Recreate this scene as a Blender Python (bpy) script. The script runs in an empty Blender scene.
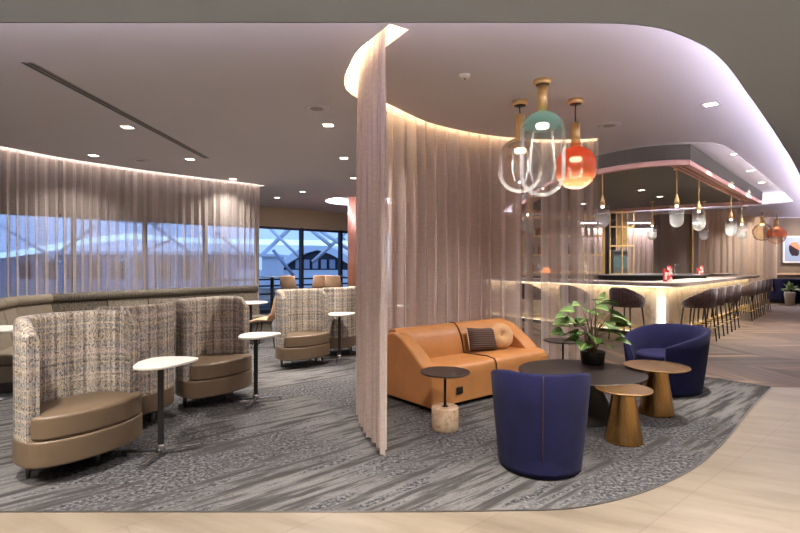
import bpy, bmesh, math, random
from mathutils import Vector, Matrix
R = math.radians
random.seed(7)
S = bpy.context.scene
COL = S.collection
# ------------------------------------------------------------------ camera, world, exposure
CAMZ = 1.4
cam = bpy.data.cameras.new('camera'); cam.lens = 22.5; cam.sensor_width = 36; cam.shift_y = -0.0019
cam.clip_end = 200
camo = bpy.data.objects.new('camera', cam); COL.objects.link(camo)
camo.location = (0, 0, CAMZ); camo.rotation_euler = (R(90), 0, 0)
S.camera = camo
S.view_settings.view_transform = 'Standard'; S.view_settings.look = 'None'
S.view_settings.gamma = 1; S.view_settings.use_curve_mapping = False
S.view_settings.exposure = 1.25
W = bpy.data.worlds.new('world'); S.world = W; W.use_nodes = True
W.node_tree.nodes['Background'].inputs[0].default_value = (0.30, 0.43, 0.72, 1)
W.node_tree.nodes['Background'].inputs[1].default_value = 1.0
S.cycles.max_bounces = 7; S.cycles.diffuse_bounces = 4; S.cycles.glossy_bounces = 3
S.cycles.transparent_max_bounces = 24; S.cycles.transmission_bounces = 6
S.cycles.use_denoising = True
S.cycles.sample_clamp_indirect = 4
DOWN_W = 26.0        # each ceiling downlight
COVE_E = 20.0         # strength of the cove strips
SLOT_E = 7.0         # strength of the curtain slot strips
BAR_E = 5.5         # strip under the bar top

HC = 3.1; HS = 2.75; HF = 3.6; HK = 3.4     # raised ceiling, soffit, far ceiling

def px(x, y, z=0.0):
    'point on the horizontal plane z seen at pixel x, y'
    d = 500 * (CAMZ - z) / (y - 265.0)
    return ((x - 400) / 500 * d, d)
def pd(x, d): return ((x - 400) / 500 * d, d)

# ------------------------------------------------------------------ materials
def lin(c):
    return tuple(((v/255)/12.92 if v/255 <= .04045 else ((v/255+.055)/1.055)**2.4) for v in c)
def mat(name, c=(200,200,200), rough=.6, metal=0, spec=.5, noise=None, bump=None, sheen=0, coat=0):
    m = bpy.data.materials.new(name); m.use_nodes = True
    nt = m.node_tree; b = nt.nodes['Principled BSDF']
    col = lin(c) + (1,)
    b.inputs['Base Color'].default_value = col
    b.inputs['Roughness'].default_value = rough; b.inputs['Metallic'].default_value = metal
    b.inputs['Specular IOR Level'].default_value = spec
    b.inputs['Sheen Weight'].default_value = sheen; b.inputs['Coat Weight'].default_value = coat
    tc = nt.nodes.new('ShaderNodeTexCoord')
    if noise:
        n = nt.nodes.new('ShaderNodeTexNoise'); n.inputs['Scale'].default_value = noise[0]
        n.inputs['Detail'].default_value = 4
        nt.links.new(tc.outputs['Object'], n.inputs['Vector'])
        r = nt.nodes.new('ShaderNodeValToRGB'); k = noise[1]
        r.color_ramp.elements[0].position = .3; r.color_ramp.elements[1].position = .7
        r.color_ramp.elements[0].color = tuple(v*(1-k) for v in col[:3]) + (1,)
        r.color_ramp.elements[1].color = tuple(min(1, v*(1+k)) for v in col[:3]) + (1,)
        nt.links.new(n.outputs[0], r.inputs[0]); nt.links.new(r.outputs[0], b.inputs['Base Color'])
    if bump:
        n2 = nt.nodes.new('ShaderNodeTexNoise'); n2.inputs['Scale'].default_value = bump[0]
        nt.links.new(tc.outputs['Object'], n2.inputs['Vector'])
        bp = nt.nodes.new('ShaderNodeBump'); bp.inputs['Strength'].default_value = bump[1]; bp.inputs['Distance'].default_value = .01
        nt.links.new(n2.outputs[0], bp.inputs['Height']); nt.links.new(bp.outputs[0], b.inputs['Normal'])
    return m
def emit(name, c, s):
    m = bpy.data.materials.new(name); m.use_nodes = True; nt = m.node_tree; nt.nodes.clear()
    o = nt.nodes.new('ShaderNodeOutputMaterial'); e = nt.nodes.new('ShaderNodeEmission')
    e.inputs[0].default_value = lin(c) + (1,); e.inputs[1].default_value = s
    nt.links.new(e.outputs[0], o.inputs[0]); return m
class NT:
    'tiny node helper'
    def __init__(s, name):
        s.m = bpy.data.materials.new(name); s.m.use_nodes = True; s.t = s.m.node_tree
        s.b = s.t.nodes['Principled BSDF']
    def n(s, typ, **kw):
        o = s.t.nodes.new(typ)
        for k, v in kw.items(): setattr(o, k, v)
        return o
    def l(s, a, b): s.t.links.new(a, b)
    def math(s, op, a, b=None, c=None):
        o = s.n('ShaderNodeMath', operation=op)
        for i, v in enumerate((a, b, c)):
            if v is None: continue
            if isinstance(v, (int, float)): o.inputs[i].default_value = v
            else: s.l(v, o.inputs[i])
        return o.outputs[0]
    def mix(s, f, a, b, typ='MIX'):
        o = s.n('ShaderNodeMixRGB', blend_type=typ)
        for i, v in enumerate((f, a, b)):
            if isinstance(v, (int, float)): o.inputs[i].default_value = v
            elif isinstance(v, tuple): o.inputs[i].default_value = lin(v) + (1,)
            else: s.l(v, o.inputs[i])
        return o.outputs[0]
    def ramp(s, v, stops, const=False):
        o = s.n('ShaderNodeValToRGB'); cr = o.color_ramp
        if const: cr.interpolation = 'CONSTANT'
        while len(cr.elements) < len(stops): cr.elements.new(.5)
        for e, (p, c) in zip(cr.elements, stops):
            e.position = p; e.color = (lin(c) if isinstance(c, tuple) else (c, c, c)) + (1,)
        s.l(v, o.inputs[0]); return o.outputs[0]
    def coord(s, kind='Object', scale=(1,1,1), rot=(0,0,0)):
        tc = s.n('ShaderNodeTexCoord'); mp = s.n('ShaderNodeMapping')
        mp.inputs['Scale'].default_value = scale; mp.inputs['Rotation'].default_value = rot
        s.l(tc.outputs[kind], mp.inputs[0]); return mp.outputs[0]
    def noise(s, v, scale, detail=2, rough=.5):
        o = s.n('ShaderNodeTexNoise'); o.inputs['Scale'].default_value = scale
        o.inputs['Detail'].default_value = detail; o.inputs['Roughness'].default_value = rough
        s.l(v, o.inputs['Vector']); return o.outputs[0]

def carpet_mat():
    k = NT('carpet'); k.b.inputs['Roughness'].default_value = .95; k.b.inputs['Specular IOR Level'].default_value = .1
    rot = k.coord('Object', (1,1,1), (0,0,R(-40)))
    mp = k.n('ShaderNodeMapping'); mp.inputs['Scale'].default_value = (.7, 7, 1); k.l(rot, mp.inputs[0])
    st = k.noise(mp.outputs[0], 1.6, 6, .62)
    v = k.coord('Object')
    big = k.noise(v, .7, 2)
    sp = k.noise(v, 60, 3, .7)
    sp2 = k.noise(v, 36, 4, .75)
    stripes = k.ramp(st, [(.40, (66,63,62)), (.46, (82,80,78)), (.51, (110,107,105)), (.62, (122,119,117))])
    speck = k.ramp(sp2, [(.38, (34,33,35)), (.47, (74,73,74)), (.55, (96,95,96)), (.66, (132,130,129))])
    f = k.ramp(k.math('ADD', k.math('MULTIPLY', st, .55), k.math('MULTIPLY', big, .55)), [(.53, .0), (.58, 1.0)])
    c = k.mix(f, stripes, speck)
    fine = k.ramp(sp, [(.3, .72), (.7, 1.0)])
    c2 = k.mix(1.0, c, fine, 'MULTIPLY')
    k.l(c2, k.b.inputs['Base Color'])
    bp = k.n('ShaderNodeBump'); bp.inputs['Strength'].default_value = .4; bp.inputs['Distance'].default_value = .01
    k.l(sp, bp.inputs['Height']); k.l(bp.outputs[0], k.b.inputs['Normal'])
    return k.m
def wood_floor_mat():
    k = NT('chevron_wood'); k.b.inputs['Roughness'].default_value = .5; k.b.inputs['Specular IOR Level'].default_value = .3
    v = k.coord('Object'); v45 = k.coord('Object', (1,1,1), (0,0,R(-48)))
    a = k.n('ShaderNodeSeparateXYZ'); k.l(v45, a.inputs[0])
    b = k.n('ShaderNodeSeparateXYZ'); k.l(k.coord('Object', (1,1,1), (0,0,R(-3))), b.inputs[0])
    par = k.math('MODULO', k.math('ABSOLUTE', k.math('FLOOR', k.math('DIVIDE', a.outputs[0], 1.05))), 2)
    inv = k.math('SUBTRACT', 1, par)
    across = k.math('ADD', k.math('MULTIPLY', b.outputs[0], par), k.math('MULTIPLY', b.outputs[1], inv))
    along = k.math('ADD', k.math('MULTIPLY', b.outputs[1], par), k.math('MULTIPLY', b.outputs[0], inv))
    pl = k.math('DIVIDE', across, .15); idx = k.math('FLOOR', pl); fr = k.math('FRACT', pl)
    wn = k.n('ShaderNodeTexWhiteNoise', noise_dimensions='2D')
    cb = k.n('ShaderNodeCombineXYZ'); k.l(idx, cb.inputs[0]); k.l(k.math('FLOOR', k.math('DIVIDE', a.outputs[0], 1.05)), cb.inputs[1]); k.l(cb.outputs[0], wn.inputs[0])
    base = k.ramp(wn.outputs[0], [(0, (64,50,40)), (.3, (104,84,68)), (.6, (90,76,68)), (.85, (128,104,82)), (1, (148,118,88))])
    cg = k.n('ShaderNodeCombineXYZ'); k.l(k.math('MULTIPLY', across, 22), cg.inputs[0]); k.l(k.math('MULTIPLY', along, 1.3), cg.inputs[1]); k.l(k.math('MULTIPLY', idx, 3.1), cg.inputs[2])
    g = k.noise(cg.outputs[0], 1, 4, .6)
    c = k.mix(1, base, k.ramp(g, [(.3, .5), (.62, 1.0)]), 'MULTIPLY')
    edge = k.math('MINIMUM', fr, k.math('SUBTRACT', 1, fr))
    c = k.mix(1, c, k.ramp(edge, [(.0, .3), (.06, 1.0)]), 'MULTIPLY')
    k.l(c, k.b.inputs['Base Color']); return k.m
def tile_mat():
    k = NT('tan_stone'); k.b.inputs['Roughness'].default_value = .35
    v = k.coord('Object', (1,1,1), (0,0,R(25)))
    mp = k.n('ShaderNodeMapping'); mp.inputs['Scale'].default_value = (.5, 3, 1); k.l(v, mp.inputs[0])
    n = k.noise(mp.outputs[0], 2.2, 6, .6)
    c = k.ramp(n, [(.3, (108,97,82)), (.5, (126,115,99)), (.75, (139,128,111))])
    br = k.n('ShaderNodeTexBrick'); br.inputs['Scale'].default_value = 1; br.inputs['Brick Width'].default_value = 1.2
    br.inputs['Row Height'].default_value = .6; br.inputs['Mortar Size'].default_value = .004
    br.inputs['Color1'].default_value = (1,1,1,1); br.inputs['Color2'].default_value = (.93,.93,.93,1); br.inputs['Mortar'].default_value = (.78,.76,.73,1)
    k.l(k.coord('Object', (1,1,1), (0,0,R(-40))), br.inputs[0])
    k.l(k.mix(1, c, br.outputs[0], 'MULTIPLY'), k.b.inputs['Base Color']); return k.m
def plaid_mat(name='woven_plaid', warm=1.0, seed=0.0):
    k = NT(name); k.b.inputs['Roughness'].default_value = .95; k.b.inputs['Specular IOR Level'].default_value = .1
    tc = k.n('ShaderNodeTexCoord'); sp = k.n('ShaderNodeSeparateXYZ'); k.l(tc.outputs['UV'], sp.inputs[0])
    u, v = sp.outputs[0], sp.outputs[1]
    cell = .0085
    iu = k.math('FLOOR', k.math('DIVIDE', u, cell)); iv = k.math('FLOOR', k.math('DIVIDE', v, cell*1.25))
    def wn(a, b, o):
        w = k.n('ShaderNodeTexWhiteNoise', noise_dimensions='3D'); c = k.n('ShaderNodeCombineXYZ')
        for i, q in enumerate((a, b, o)):
            if isinstance(q, (int, float)): c.inputs[i].default_value = q
            else: k.l(q, c.inputs[i])
        k.l(c.outputs[0], w.inputs[0]); return w.outputs[0]
    def n1(x, s, o):
        c = k.n('ShaderNodeCombineXYZ'); k.l(x, c.inputs[0]); c.inputs[1].default_value = o
        return k.noise(c.outputs[0], s, 3, .65)
    su = n1(u, 9, 3.3 + seed); sv = n1(v, 8, 8.1 + seed)
    pal = [(.34, (62,60,68)), (.42, (140,130,120)), (.455, (210,198,178)), (.49, (110,110,114)), (.52, (192,176,166)), (.56, (230,220,202)), (.60, (130,122,120)), (.66, (88,84,90))]
    cu = k.ramp(su, pal); cv = k.ramp(sv, [(.36, (64,68,76)), (.43, (200,188,166)), (.48, (146,126,104)), (.52, (122,132,134)), (.57, (186,162,150)), (.62, (222,212,194)), (.68, (90,88,92))])
    par = k.math('MULTIPLY', k.math('ADD', k.math('MODULO', k.math('ABSOLUTE', k.math('ADD', iu, iv)), 2), .5), .5)
    c = k.mix(par, cu, cv)
    r = wn(iu, iv, 1.0)
    c = k.mix(1, c, k.ramp(r, [(0, .22), (.2, .65), (.4, .97), (1, 1.0)]), 'MULTIPLY')
    r2 = wn(iu, iv, 5.0)
    c = k.mix(k.ramp(r2, [(.0, 0.0), (.92, 0.0), (.921, .4)], True), c, (206,182,140))
    k.l(c, k.b.inputs['Base Color'])
    bp = k.n('ShaderNodeBump'); bp.inputs['Strength'].default_value = .5; bp.inputs['Distance'].default_value = .004
    k.l(r, bp.inputs['Height']); k.l(bp.outputs[0], k.b.inputs['Normal']); return k.m
def sheer_mat(name, c, alpha, warm=0):
    m = bpy.data.materials.new(name); m.use_nodes = True; nt = m.node_tree; nt.nodes.clear()
    N = nt.nodes.new; L = nt.links.new
    o = N('ShaderNodeOutputMaterial'); tr = N('ShaderNodeBsdfTransparent'); df = N('ShaderNodeBsdfDiffuse'); tl = N('ShaderNodeBsdfTranslucent')
    a = N('ShaderNodeMixShader'); b = N('ShaderNodeMixShader'); a.inputs[0].default_value = .27
    tc = N('ShaderNodeTexCoord'); mp = N('ShaderNodeMapping'); mp.inputs['Scale'].default_value = (14, 14, 90)
    L(tc.outputs['Object'], mp.inputs[0])
    n = N('ShaderNodeTexNoise'); n.inputs['Scale'].default_value = 1; n.inputs['Detail'].default_value = 3; L(mp.outputs[0], n.inputs[0])
    r = N('ShaderNodeValToRGB'); r.color_ramp.elements[0].position = .3; r.color_ramp.elements[1].position = .7
    lc = lin(c); r.color_ramp.elements[0].color = tuple(v*.9 for v in lc)+(1,); r.color_ramp.elements[1].color = tuple(min(1, v*1.06) for v in lc)+(1,)
    L(n.outputs[0], r.inputs[0]); L(r.outputs[0], df.inputs[0]); L(r.outputs[0], tl.inputs[0])
    L(df.outputs[0], a.inputs[1]); L(tl.outputs[0], a.inputs[2])
    lw = N('ShaderNodeLayerWeight'); lw.inputs[0].default_value = .5
    mr = N('ShaderNodeMapRange'); mr.inputs[1].default_value = 0; mr.inputs[2].default_value = 1
    mr.inputs[3].default_value = alpha; mr.inputs[4].default_value = min(1, alpha+.45)
    L(lw.outputs['Facing'], mr.inputs[0])
    us = N('ShaderNodeSeparateXYZ'); L(tc.outputs['UV'], us.inputs[0]); uc = N('ShaderNodeCombineXYZ'); L(us.outputs[0], uc.inputs[0])
    un = N('ShaderNodeTexNoise'); un.inputs['Scale'].default_value = 9; un.inputs['Detail'].default_value = 3; L(uc.outputs[0], un.inputs[0])
    ur = N('ShaderNodeMapRange'); ur.inputs[1].default_value = .35; ur.inputs[2].default_value = .65; ur.inputs[3].default_value = -.22; ur.inputs[4].default_value = .16; L(un.outputs[0], ur.inputs[0])
    ad = N('ShaderNodeMath'); ad.operation = 'ADD'; ad.use_clamp = True; L(mr.outputs[0], ad.inputs[0]); L(ur.outputs[0], ad.inputs[1]); L(ad.outputs[0], b.inputs[0])
    L(tr.outputs[0], b.inputs[1]); L(a.outputs[0], b.inputs[2]); L(b.outputs[0], o.inputs[0]); return m
def glass_mat(name, tint=(255,255,255), refl=1.0, top=None, zmid=.6, zw=.25, body=.0, topa=.85):
    'thin clear glass; with top: coloured glass fading along generated z'
    m = bpy.data.materials.new(name); m.use_nodes = True; nt = m.node_tree; nt.nodes.clear()
    N = nt.nodes.new; L = nt.links.new
    o = N('ShaderNodeOutputMaterial'); tr = N('ShaderNodeBsdfTransparent'); tr.inputs[0].default_value = lin(tint)+(1,)
    gl = N('ShaderNodeBsdfGlossy'); gl.inputs['Roughness'].default_value = .07
    fr = N('ShaderNodeLayerWeight'); fr.inputs[0].default_value = .16
    mx = N('ShaderNodeMixShader')
    mm = N('ShaderNodeMath'); mm.operation = 'MULTIPLY'; mm.inputs[1].default_value = refl*.42; mm.use_clamp = True
    L(fr.outputs['Fresnel'], mm.inputs[0])
    src = tr.outputs[0]
    if top:
        tc = N('ShaderNodeTexCoord'); s = N('ShaderNodeSeparateXYZ'); L(tc.outputs['Generated'], s.inputs[0])
        mr = N('ShaderNodeMapRange'); mr.inputs[1].default_value = zmid-zw; mr.inputs[2].default_value = zmid+zw
        mr.inputs[3].default_value = body; mr.inputs[4].default_value = topa; L(s.outputs[2], mr.inputs[0])
        cm = N('ShaderNodeMixRGB'); cm.inputs[1].default_value = lin(top[0])+(1,); cm.inputs[2].default_value = lin(top[1])+(1,)
        L(s.outputs[2], cm.inputs[0])
        tl = N('ShaderNodeBsdfTranslucent'); df = N('ShaderNodeBsdfDiffuse'); L(cm.outputs[0], tl.inputs[0]); L(cm.outputs[0], df.inputs[0])
        a = N('ShaderNodeMixShader'); L(tl.outputs[0], a.inputs[1]); L(df.outputs[0], a.inputs[2])
        b = N('ShaderNodeMixShader'); L(mr.outputs[0], b.inputs[0]); L(tr.outputs[0], b.inputs[1]); L(a.outputs[0], b.inputs[2])
        src = b.outputs[0]
    dw = N('ShaderNodeBsdfDiffuse'); dw.inputs[0].default_value = (.9,.9,.88,1); gm = N('ShaderNodeMixShader'); gm.inputs[0].default_value = .2  # white diffuse mixed in paints the light caught along glass edges
    L(gl.outputs[0], gm.inputs[1]); L(dw.outputs[0], gm.inputs[2])
    m3 = N('ShaderNodeMath'); m3.operation = 'ADD'; m3.inputs[1].default_value = .015; L(mm.outputs[0], m3.inputs[0])
    L(m3.outputs[0], mx.inputs[0]); L(src, mx.inputs[1]); L(gm.outputs[0], mx.inputs[2]); L(mx.outputs[0], o.inputs[0])
    return m
def leaf_mat():
    k = NT('striped_leaf'); k.b.inputs['Roughness'].default_value = .6
    tc = k.n('ShaderNodeTexCoord'); s = k.n('ShaderNodeSeparateXYZ'); k.l(tc.outputs['UV'], s.inputs[0])
    u = s.outputs[0]; v = k.math('ABSOLUTE', k.math('SUBTRACT', s.outputs[1], .5))
    w = k.math('SINE', k.math('MULTIPLY', k.math('SUBTRACT', u, k.math('MULTIPLY', v, .9)), 50))
    c = k.mix(k.ramp(w, [(.25, 0.0), (.65, 1.0)]), (30,66,30), (146,190,84))
    c = k.mix(k.ramp(v, [(.40, 0.0), (.46, 1.0)]), c, (38,84,34))
    c = k.mix(k.ramp(v, [(.03, 1.0), (.06, 0.0)]), c, (168,196,104))
    k.l(c, k.b.inputs['Base Color']); return k.m
def marble_mat(name, a, b_, scale=2.0, rough=.25):
    k = NT(name); k.b.inputs['Roughness'].default_value = rough
    v = k.coord('Object'); n = k.noise(v, scale, 8, .65)
    k.l(k.ramp(n, [(.3, b_), (.48, a), (.52, b_), (.56, a), (.8, a)]), k.b.inputs['Base Color']); return k.m
def brushed_mat(name, a, b_, rough=.3):
    'brass with a dark and light brushed grain'
    k = NT(name); k.b.inputs['Roughness'].default_value = rough; k.b.inputs['Metallic'].default_value = 1
    n = k.noise(k.coord('Object', (30,30,1)), 1.6, 3, .6)
    k.l(k.ramp(n, [(.3, a), (.7, b_)]), k.b.inputs['Base Color']); return k.m
def wool_mat(name, stops, scale=120):
    k = NT(name); k.b.inputs['Roughness'].default_value = .95; k.b.inputs['Specular IOR Level'].default_value = .1
    n = k.noise(k.coord('Object'), scale, 4, .8); k.l(k.ramp(n, stops), k.b.inputs['Base Color']); return k.m
def stripe_mat(name, a, b_, freq, axis=0):
    k = NT(name); k.b.inputs['Roughness'].default_value = .9
    s = k.n('ShaderNodeSeparateXYZ'); k.l(k.coord('Object'), s.inputs[0])
    w = k.math('SINE', k.math('MULTIPLY', s.outputs[axis], freq))
    k.l(k.mix(k.ramp(w, [(.35, 0.0), (.6, 1.0)]), a, b_), k.b.inputs['Base Color']); return k.m

Mt = dict(
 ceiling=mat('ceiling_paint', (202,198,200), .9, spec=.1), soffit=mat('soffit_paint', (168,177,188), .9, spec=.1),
 wall=mat('wall_paint', (166,150,132), .9), brownwall=mat('brown_wall', (112,96,78), .8, noise=(3,.06)), taupe=mat('taupe_panel', (138,126,116), .8),
 bulk=mat('bulkhead', (176,166,138), .9),
 carpet=carpet_mat(), wood=wood_floor_mat(), tile=tile_mat(), plaid=plaid_mat(),
 leather=mat('brown_leather', (108,90,70), .42, noise=(6,.06), bump=(90,.15)),
 orange=mat('orange_leather', (194,134,78), .40, noise=(5,.08), bump=(70,.15)),
 seam=mat('dark_seam', (70,40,20), .8),
 navy=mat('navy_velvet', (26,26,62), .9, noise=(7,.12), sheen=.04, spec=.2, bump=(150,.3)),
 black=mat('black_metal', (26,25,26), .4, spec=.5), darktop=mat('dark_bronze_top', (50,42,39), .38, metal=.3, noise=(9,.1)),
 darkbase=mat('dark_bronze_base', (66,60,54), .45, metal=.5),
 brass=brushed_mat('brushed_brass', (190,142,80), (214,170,108), .24), gold=mat('satin_gold', (238,204,140), .42, metal=.75),
 goldtop=mat('brass_top', (224,180,122), .26, metal=1, noise=(2,.06)),
 white=mat('white_laminate', (226,222,212), .35), chrome=mat('chrome', (200,200,200), .15, metal=1), greyleg=mat('grey_metal_leg', (120,116,110), .35, metal=.8),
 marble=marble_mat('travertine', (196,170,142), (160,128,98), 7), barstone=marble_mat('cream_bar_stone', (222,206,180), (196,174,142), 1.2),
 bartop=marble_mat('taupe_bar_top', (198,184,170), (176,160,148), .8, .3),
 dark=mat('dark_equipment', (40,36,34), .4), canopy=mat('olive_canopy', (92,88,80), .9, spec=.1), pink=mat('pink_moulding', (206,164,150), .75, spec=.2),
 darkceil=mat('dark_canopy_ceiling', (62,60,50), .5, spec=.4), stool=mat('stool_velvet', (90,68,62), .8, noise=(26,.5), sheen=.4),
 stoolseat=mat('stool_seat', (128,106,92), .85), stoolleg=mat('stool_leg', (44,32,26), .4), tan=mat('tan_shell', (186,150,118), .7),
 pot=mat('black_pot', (22,22,22), .5), stem=mat('plant_stem', (112,96,58), .6), leaf=leaf_mat(), soil=mat('potting_soil', (50,38,28), .95),
 tweed=wool_mat('grey_tweed', [(.36,(34,30,28)), (.46,(92,84,74)), (.55,(118,110,98)), (.66,(176,168,150))], 75),
 tweedd=wool_mat('dark_tweed', [(.36,(28,24,22)), (.47,(72,66,58)), (.56,(92,85,75)), (.66,(140,132,118))], 75),
 felt=mat('beige_felt', (112,102,86), .9, noise=(30,.1)),
 copper=mat('copper_panel', (170,116,90), .45, metal=.3), pillowd=stripe_mat('striped_pillow', (58,40,34), (112,90,78), 260, 2),
 pillowt=wool_mat('knotted_pillow', [(.3,(196,152,108)), (.7,(222,184,140))], 60),
 piping=mat('pale_piping', (226,210,200), .7), frame=mat('window_mullion', (24,28,40), .4),
 cove=emit('cove_led', (238,228,255), COVE_E), slot=emit('slot_led', (255,226,182), SLOT_E), slotw=emit('slot_led_pale', (255,238,226), SLOT_E*.65),
 barled=emit('bar_led', (255,238,208), BAR_E), colled=emit('column_led', (235,240,255), 2.2), lamp=emit('lamp_lens', (255,242,226), 4), kick=emit('kick_led', (255,232,190), 2.5),
 warmdot=emit('pendant_lens', (255,232,190), 3), farcove=emit('far_cove_led', (240,232,255), 30), cofled=emit('coffer_led', (244,238,255), 16),
 red=mat('red_card', (200,62,58), .6), whitecard=mat('white_card', (230,220,210), .6),
 screen=emit('machine_screen', (120,140,136), .3), steel=mat('steel_body', (120,124,124), .3, metal=.7),
 pane=glass_mat('window_glass', (205,220,240), .5), glass=glass_mat('clear_glass', (253,253,252), 1.2),
 bottle_a=mat('amber_bottle', (150,92,40), .15), bottle_b=mat('green_bottle', (60,84,56), .15), bottle_c=mat('pale_bottle', (206,206,196), .15),
 ext=mat('white_steel', (226,232,240), .6), extg=mat('grey_facade', (158,164,184), .7), extd=mat('dark_facade', (40,48,66), .5), apron=mat('apron_concrete', (120,124,130), .9),
 extb=emit('glowing_canopy_edge', (190,225,255), 1.1),  # brightness of the white beam put in as emission; it is no lamp
 shelfback=mat('amber_shelf_back', (150,120,70), .4),
)
Mt['sheer_front'] = sheer_mat('sheer_front_fabric', (222,204,192), .86)
Mt['sheer_main'] = sheer_mat('sheer_main_fabric', (220,202,190), .80)
Mt['sheer_thin'] = sheer_mat('sheer_thin_fabric', (220,202,192), .42)
Mt['sheer_left'] = sheer_mat('sheer_left_fabric', (216,202,194), .50)
Mt['sheer_far'] = sheer_mat('sheer_far_fabric', (206,184,164), .80)

# ------------------------------------------------------------------ mesh builder
class MB:
    def __init__(s): s.bm = bmesh.new(); s.uv = s.bm.loops.layers.uv.new('UVMap'); s.M = Matrix.Identity(4)
    def v(s, p): return s.bm.verts.new(s.M @ Vector(p))
    def grid(s, rows, uvs=None, close=False, smooth=True):
        vs = [[s.v(p) for p in r] for r in rows]; n = len(rows[0])
        for i in range(len(rows)-1):
            for j in range(n if close else n-1):
                j2 = (j+1) % n
                try: f = s.bm.faces.new((vs[i][j], vs[i][j2], vs[i+1][j2], vs[i+1][j]))
                except ValueError: continue
                f.smooth = smooth
                if uvs:
                    for lp, (a, b) in zip(f.loops, ((i,j),(i,j2),(i+1,j2),(i+1,j))): lp[s.uv].uv = uvs[a][b]
        return vs
    def face(s, pts, smooth=False):
        try: f = s.bm.faces.new([s.v(p) for p in pts]); f.smooth = smooth; return f
        except ValueError: return None
    def box(s, x0, x1, y0, y1, z0, z1):
        c = [s.v((x, y, z)) for z in (z0, z1) for x, y in ((x0,y0),(x1,y0),(x1,y1),(x0,y1))]
        for q in ((3,2,1,0),(4,5,6,7),(0,1,5,4),(1,2,6,5),(2,3,7,6),(3,0,4,7)): s.bm.faces.new([c[i] for i in q])
        return s
    def prism(s, pts, z0, z1, smooth=False):
        a = [s.v((x, y, z0)) for x, y in pts]; b = [s.v((x, y, z1)) for x, y in pts]; n = len(pts)
        for i in range(n):
            f = s.bm.faces.new((a[i], a[(i+1)%n], b[(i+1)%n], b[i])); f.smooth = smooth
        s.bm.faces.new(a[::-1]); s.bm.faces.new(b); return s
    def lathe(s, prof, seg=32, c=(0,0,0), cap=True):
        rows = [[(c[0]+r*math.cos(2*math.pi*j/seg), c[1]+r*math.sin(2*math.pi*j/seg), c[2]+z) for j in range(seg)] for r, z in prof]
        vs = s.grid(rows, close=True)
        if cap:
            if prof[0][0] > 1e-4: s.bm.faces.new(vs[0][::-1])
            if prof[-1][0] > 1e-4: s.bm.faces.new(vs[-1])
        return s
    def tube(s, path, r, seg=8, r1=None):
        P = [Vector(p) for p in path]; rows = []
        for i, p in enumerate(P):
            t = (P[min(i+1, len(P)-1)] - P[max(i-1, 0)]).normalized()
            up = Vector((0,0,1)) if abs(t.z) < .95 else Vector((1,0,0))
            a = t.cross(up).normalized(); b = t.cross(a)
            rr = r if r1 is None else r + (r1-r)*i/(len(P)-1)
            rows.append([tuple(p + a*rr*math.cos(2*math.pi*j/seg) + b*rr*math.sin(2*math.pi*j/seg)) for j in range(seg)])
        vs = s.grid(rows, close=True); s.bm.faces.new(vs[0][::-1]); s.bm.faces.new(vs[-1]); return s
    def build(s, name, m, parent=None, bevel=0, seg=2, subsurf=0, flip=False, auto=False):
        bmesh.ops.remove_doubles(s.bm, verts=s.bm.verts, dist=1e-5)
        bmesh.ops.recalc_face_normals(s.bm, faces=s.bm.faces)
        me = bpy.data.meshes.new(name); s.bm.to_mesh(me); s.bm.free()
        if isinstance(m, str): m = Mt[m]
        me.materials.append(m)
        o = bpy.data.objects.new(name, me); COL.objects.link(o)
        if parent: o.parent = parent
        if bevel:
            b = o.modifiers.new('bevel', 'BEVEL'); b.width = bevel; b.segments = seg; b.limit_method = 'ANGLE'; b.angle_limit = R(40)
            for p in me.polygons: p.use_smooth = True
            w = o.modifiers.new('wn', 'WEIGHTED_NORMAL')
        if subsurf:
            q = o.modifiers.new('sub', 'SUBSURF'); q.levels = q.render_levels = subsurf
            for p in me.polygons: p.use_smooth = True
        return o
def tag(o, label=None, cat=None, group=None, kind=None):
    if label: o['label'] = label
    if cat: o['category'] = cat
    if group: o['group'] = group
    if kind: o['kind'] = kind
    return o
def thing(name, label, cat, loc=(0,0,0), rz=0, group=None):
    o = bpy.data.objects.new(name, None); COL.objects.link(o); o.empty_display_size = .1
    o.location = loc; o.rotation_euler = (0, 0, rz); return tag(o, label, cat, group)
KIDS = {}
def copy_tree(o, parent=None, kids=None):
    c = o.copy(); COL.objects.link(c)
    if parent: c.parent = parent
    for ch in [x for x in bpy.data.objects if x.parent == o]: copy_tree(ch, c)
    return c
def place(proto, first, loc, rz, label, group=None):
    o = proto if first else copy_tree(proto)
    o.location = loc; o.rotation_euler = (0, 0, rz); o['label'] = label
    if group: o['group'] = group
    return o
def struct(o, label=None):
    o['kind'] = 'structure'
    if label: o['label'] = label
    return o
def catmull(pts, n=8):
    P = [Vector(p) for p in pts]; P = [2*P[0]-P[1]] + P + [2*P[-1]-P[-2]]; out = []
    for i in range(1, len(P)-2):
        for k in range(n):
            t = k/n
            out.append(.5*((2*P[i]) + (P[i+1]-P[i-1])*t + (2*P[i-1]-5*P[i]+4*P[i+1]-P[i+2])*t*t + (3*P[i]-P[i-1]-3*P[i+1]+P[i+2])*t**3))
    out.append(P[-2]); return out
def resample(P, step):
    out = [P[0].copy()]; acc = 0
    for a, b in zip(P, P[1:]):
        L = (b-a).length; t = step - acc
        while t < L: out.append(a.lerp(b, t/L)); t += step
        acc = (acc + L) % step
    return out
def offset(P, d):
    out = []
    for i, p in enumerate(P):
        t = (P[min(i+1, len(P)-1)] - P[max(i-1, 0)]).normalized(); out.append(p + Vector((-t.y, t.x))*d)
    return out
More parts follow.
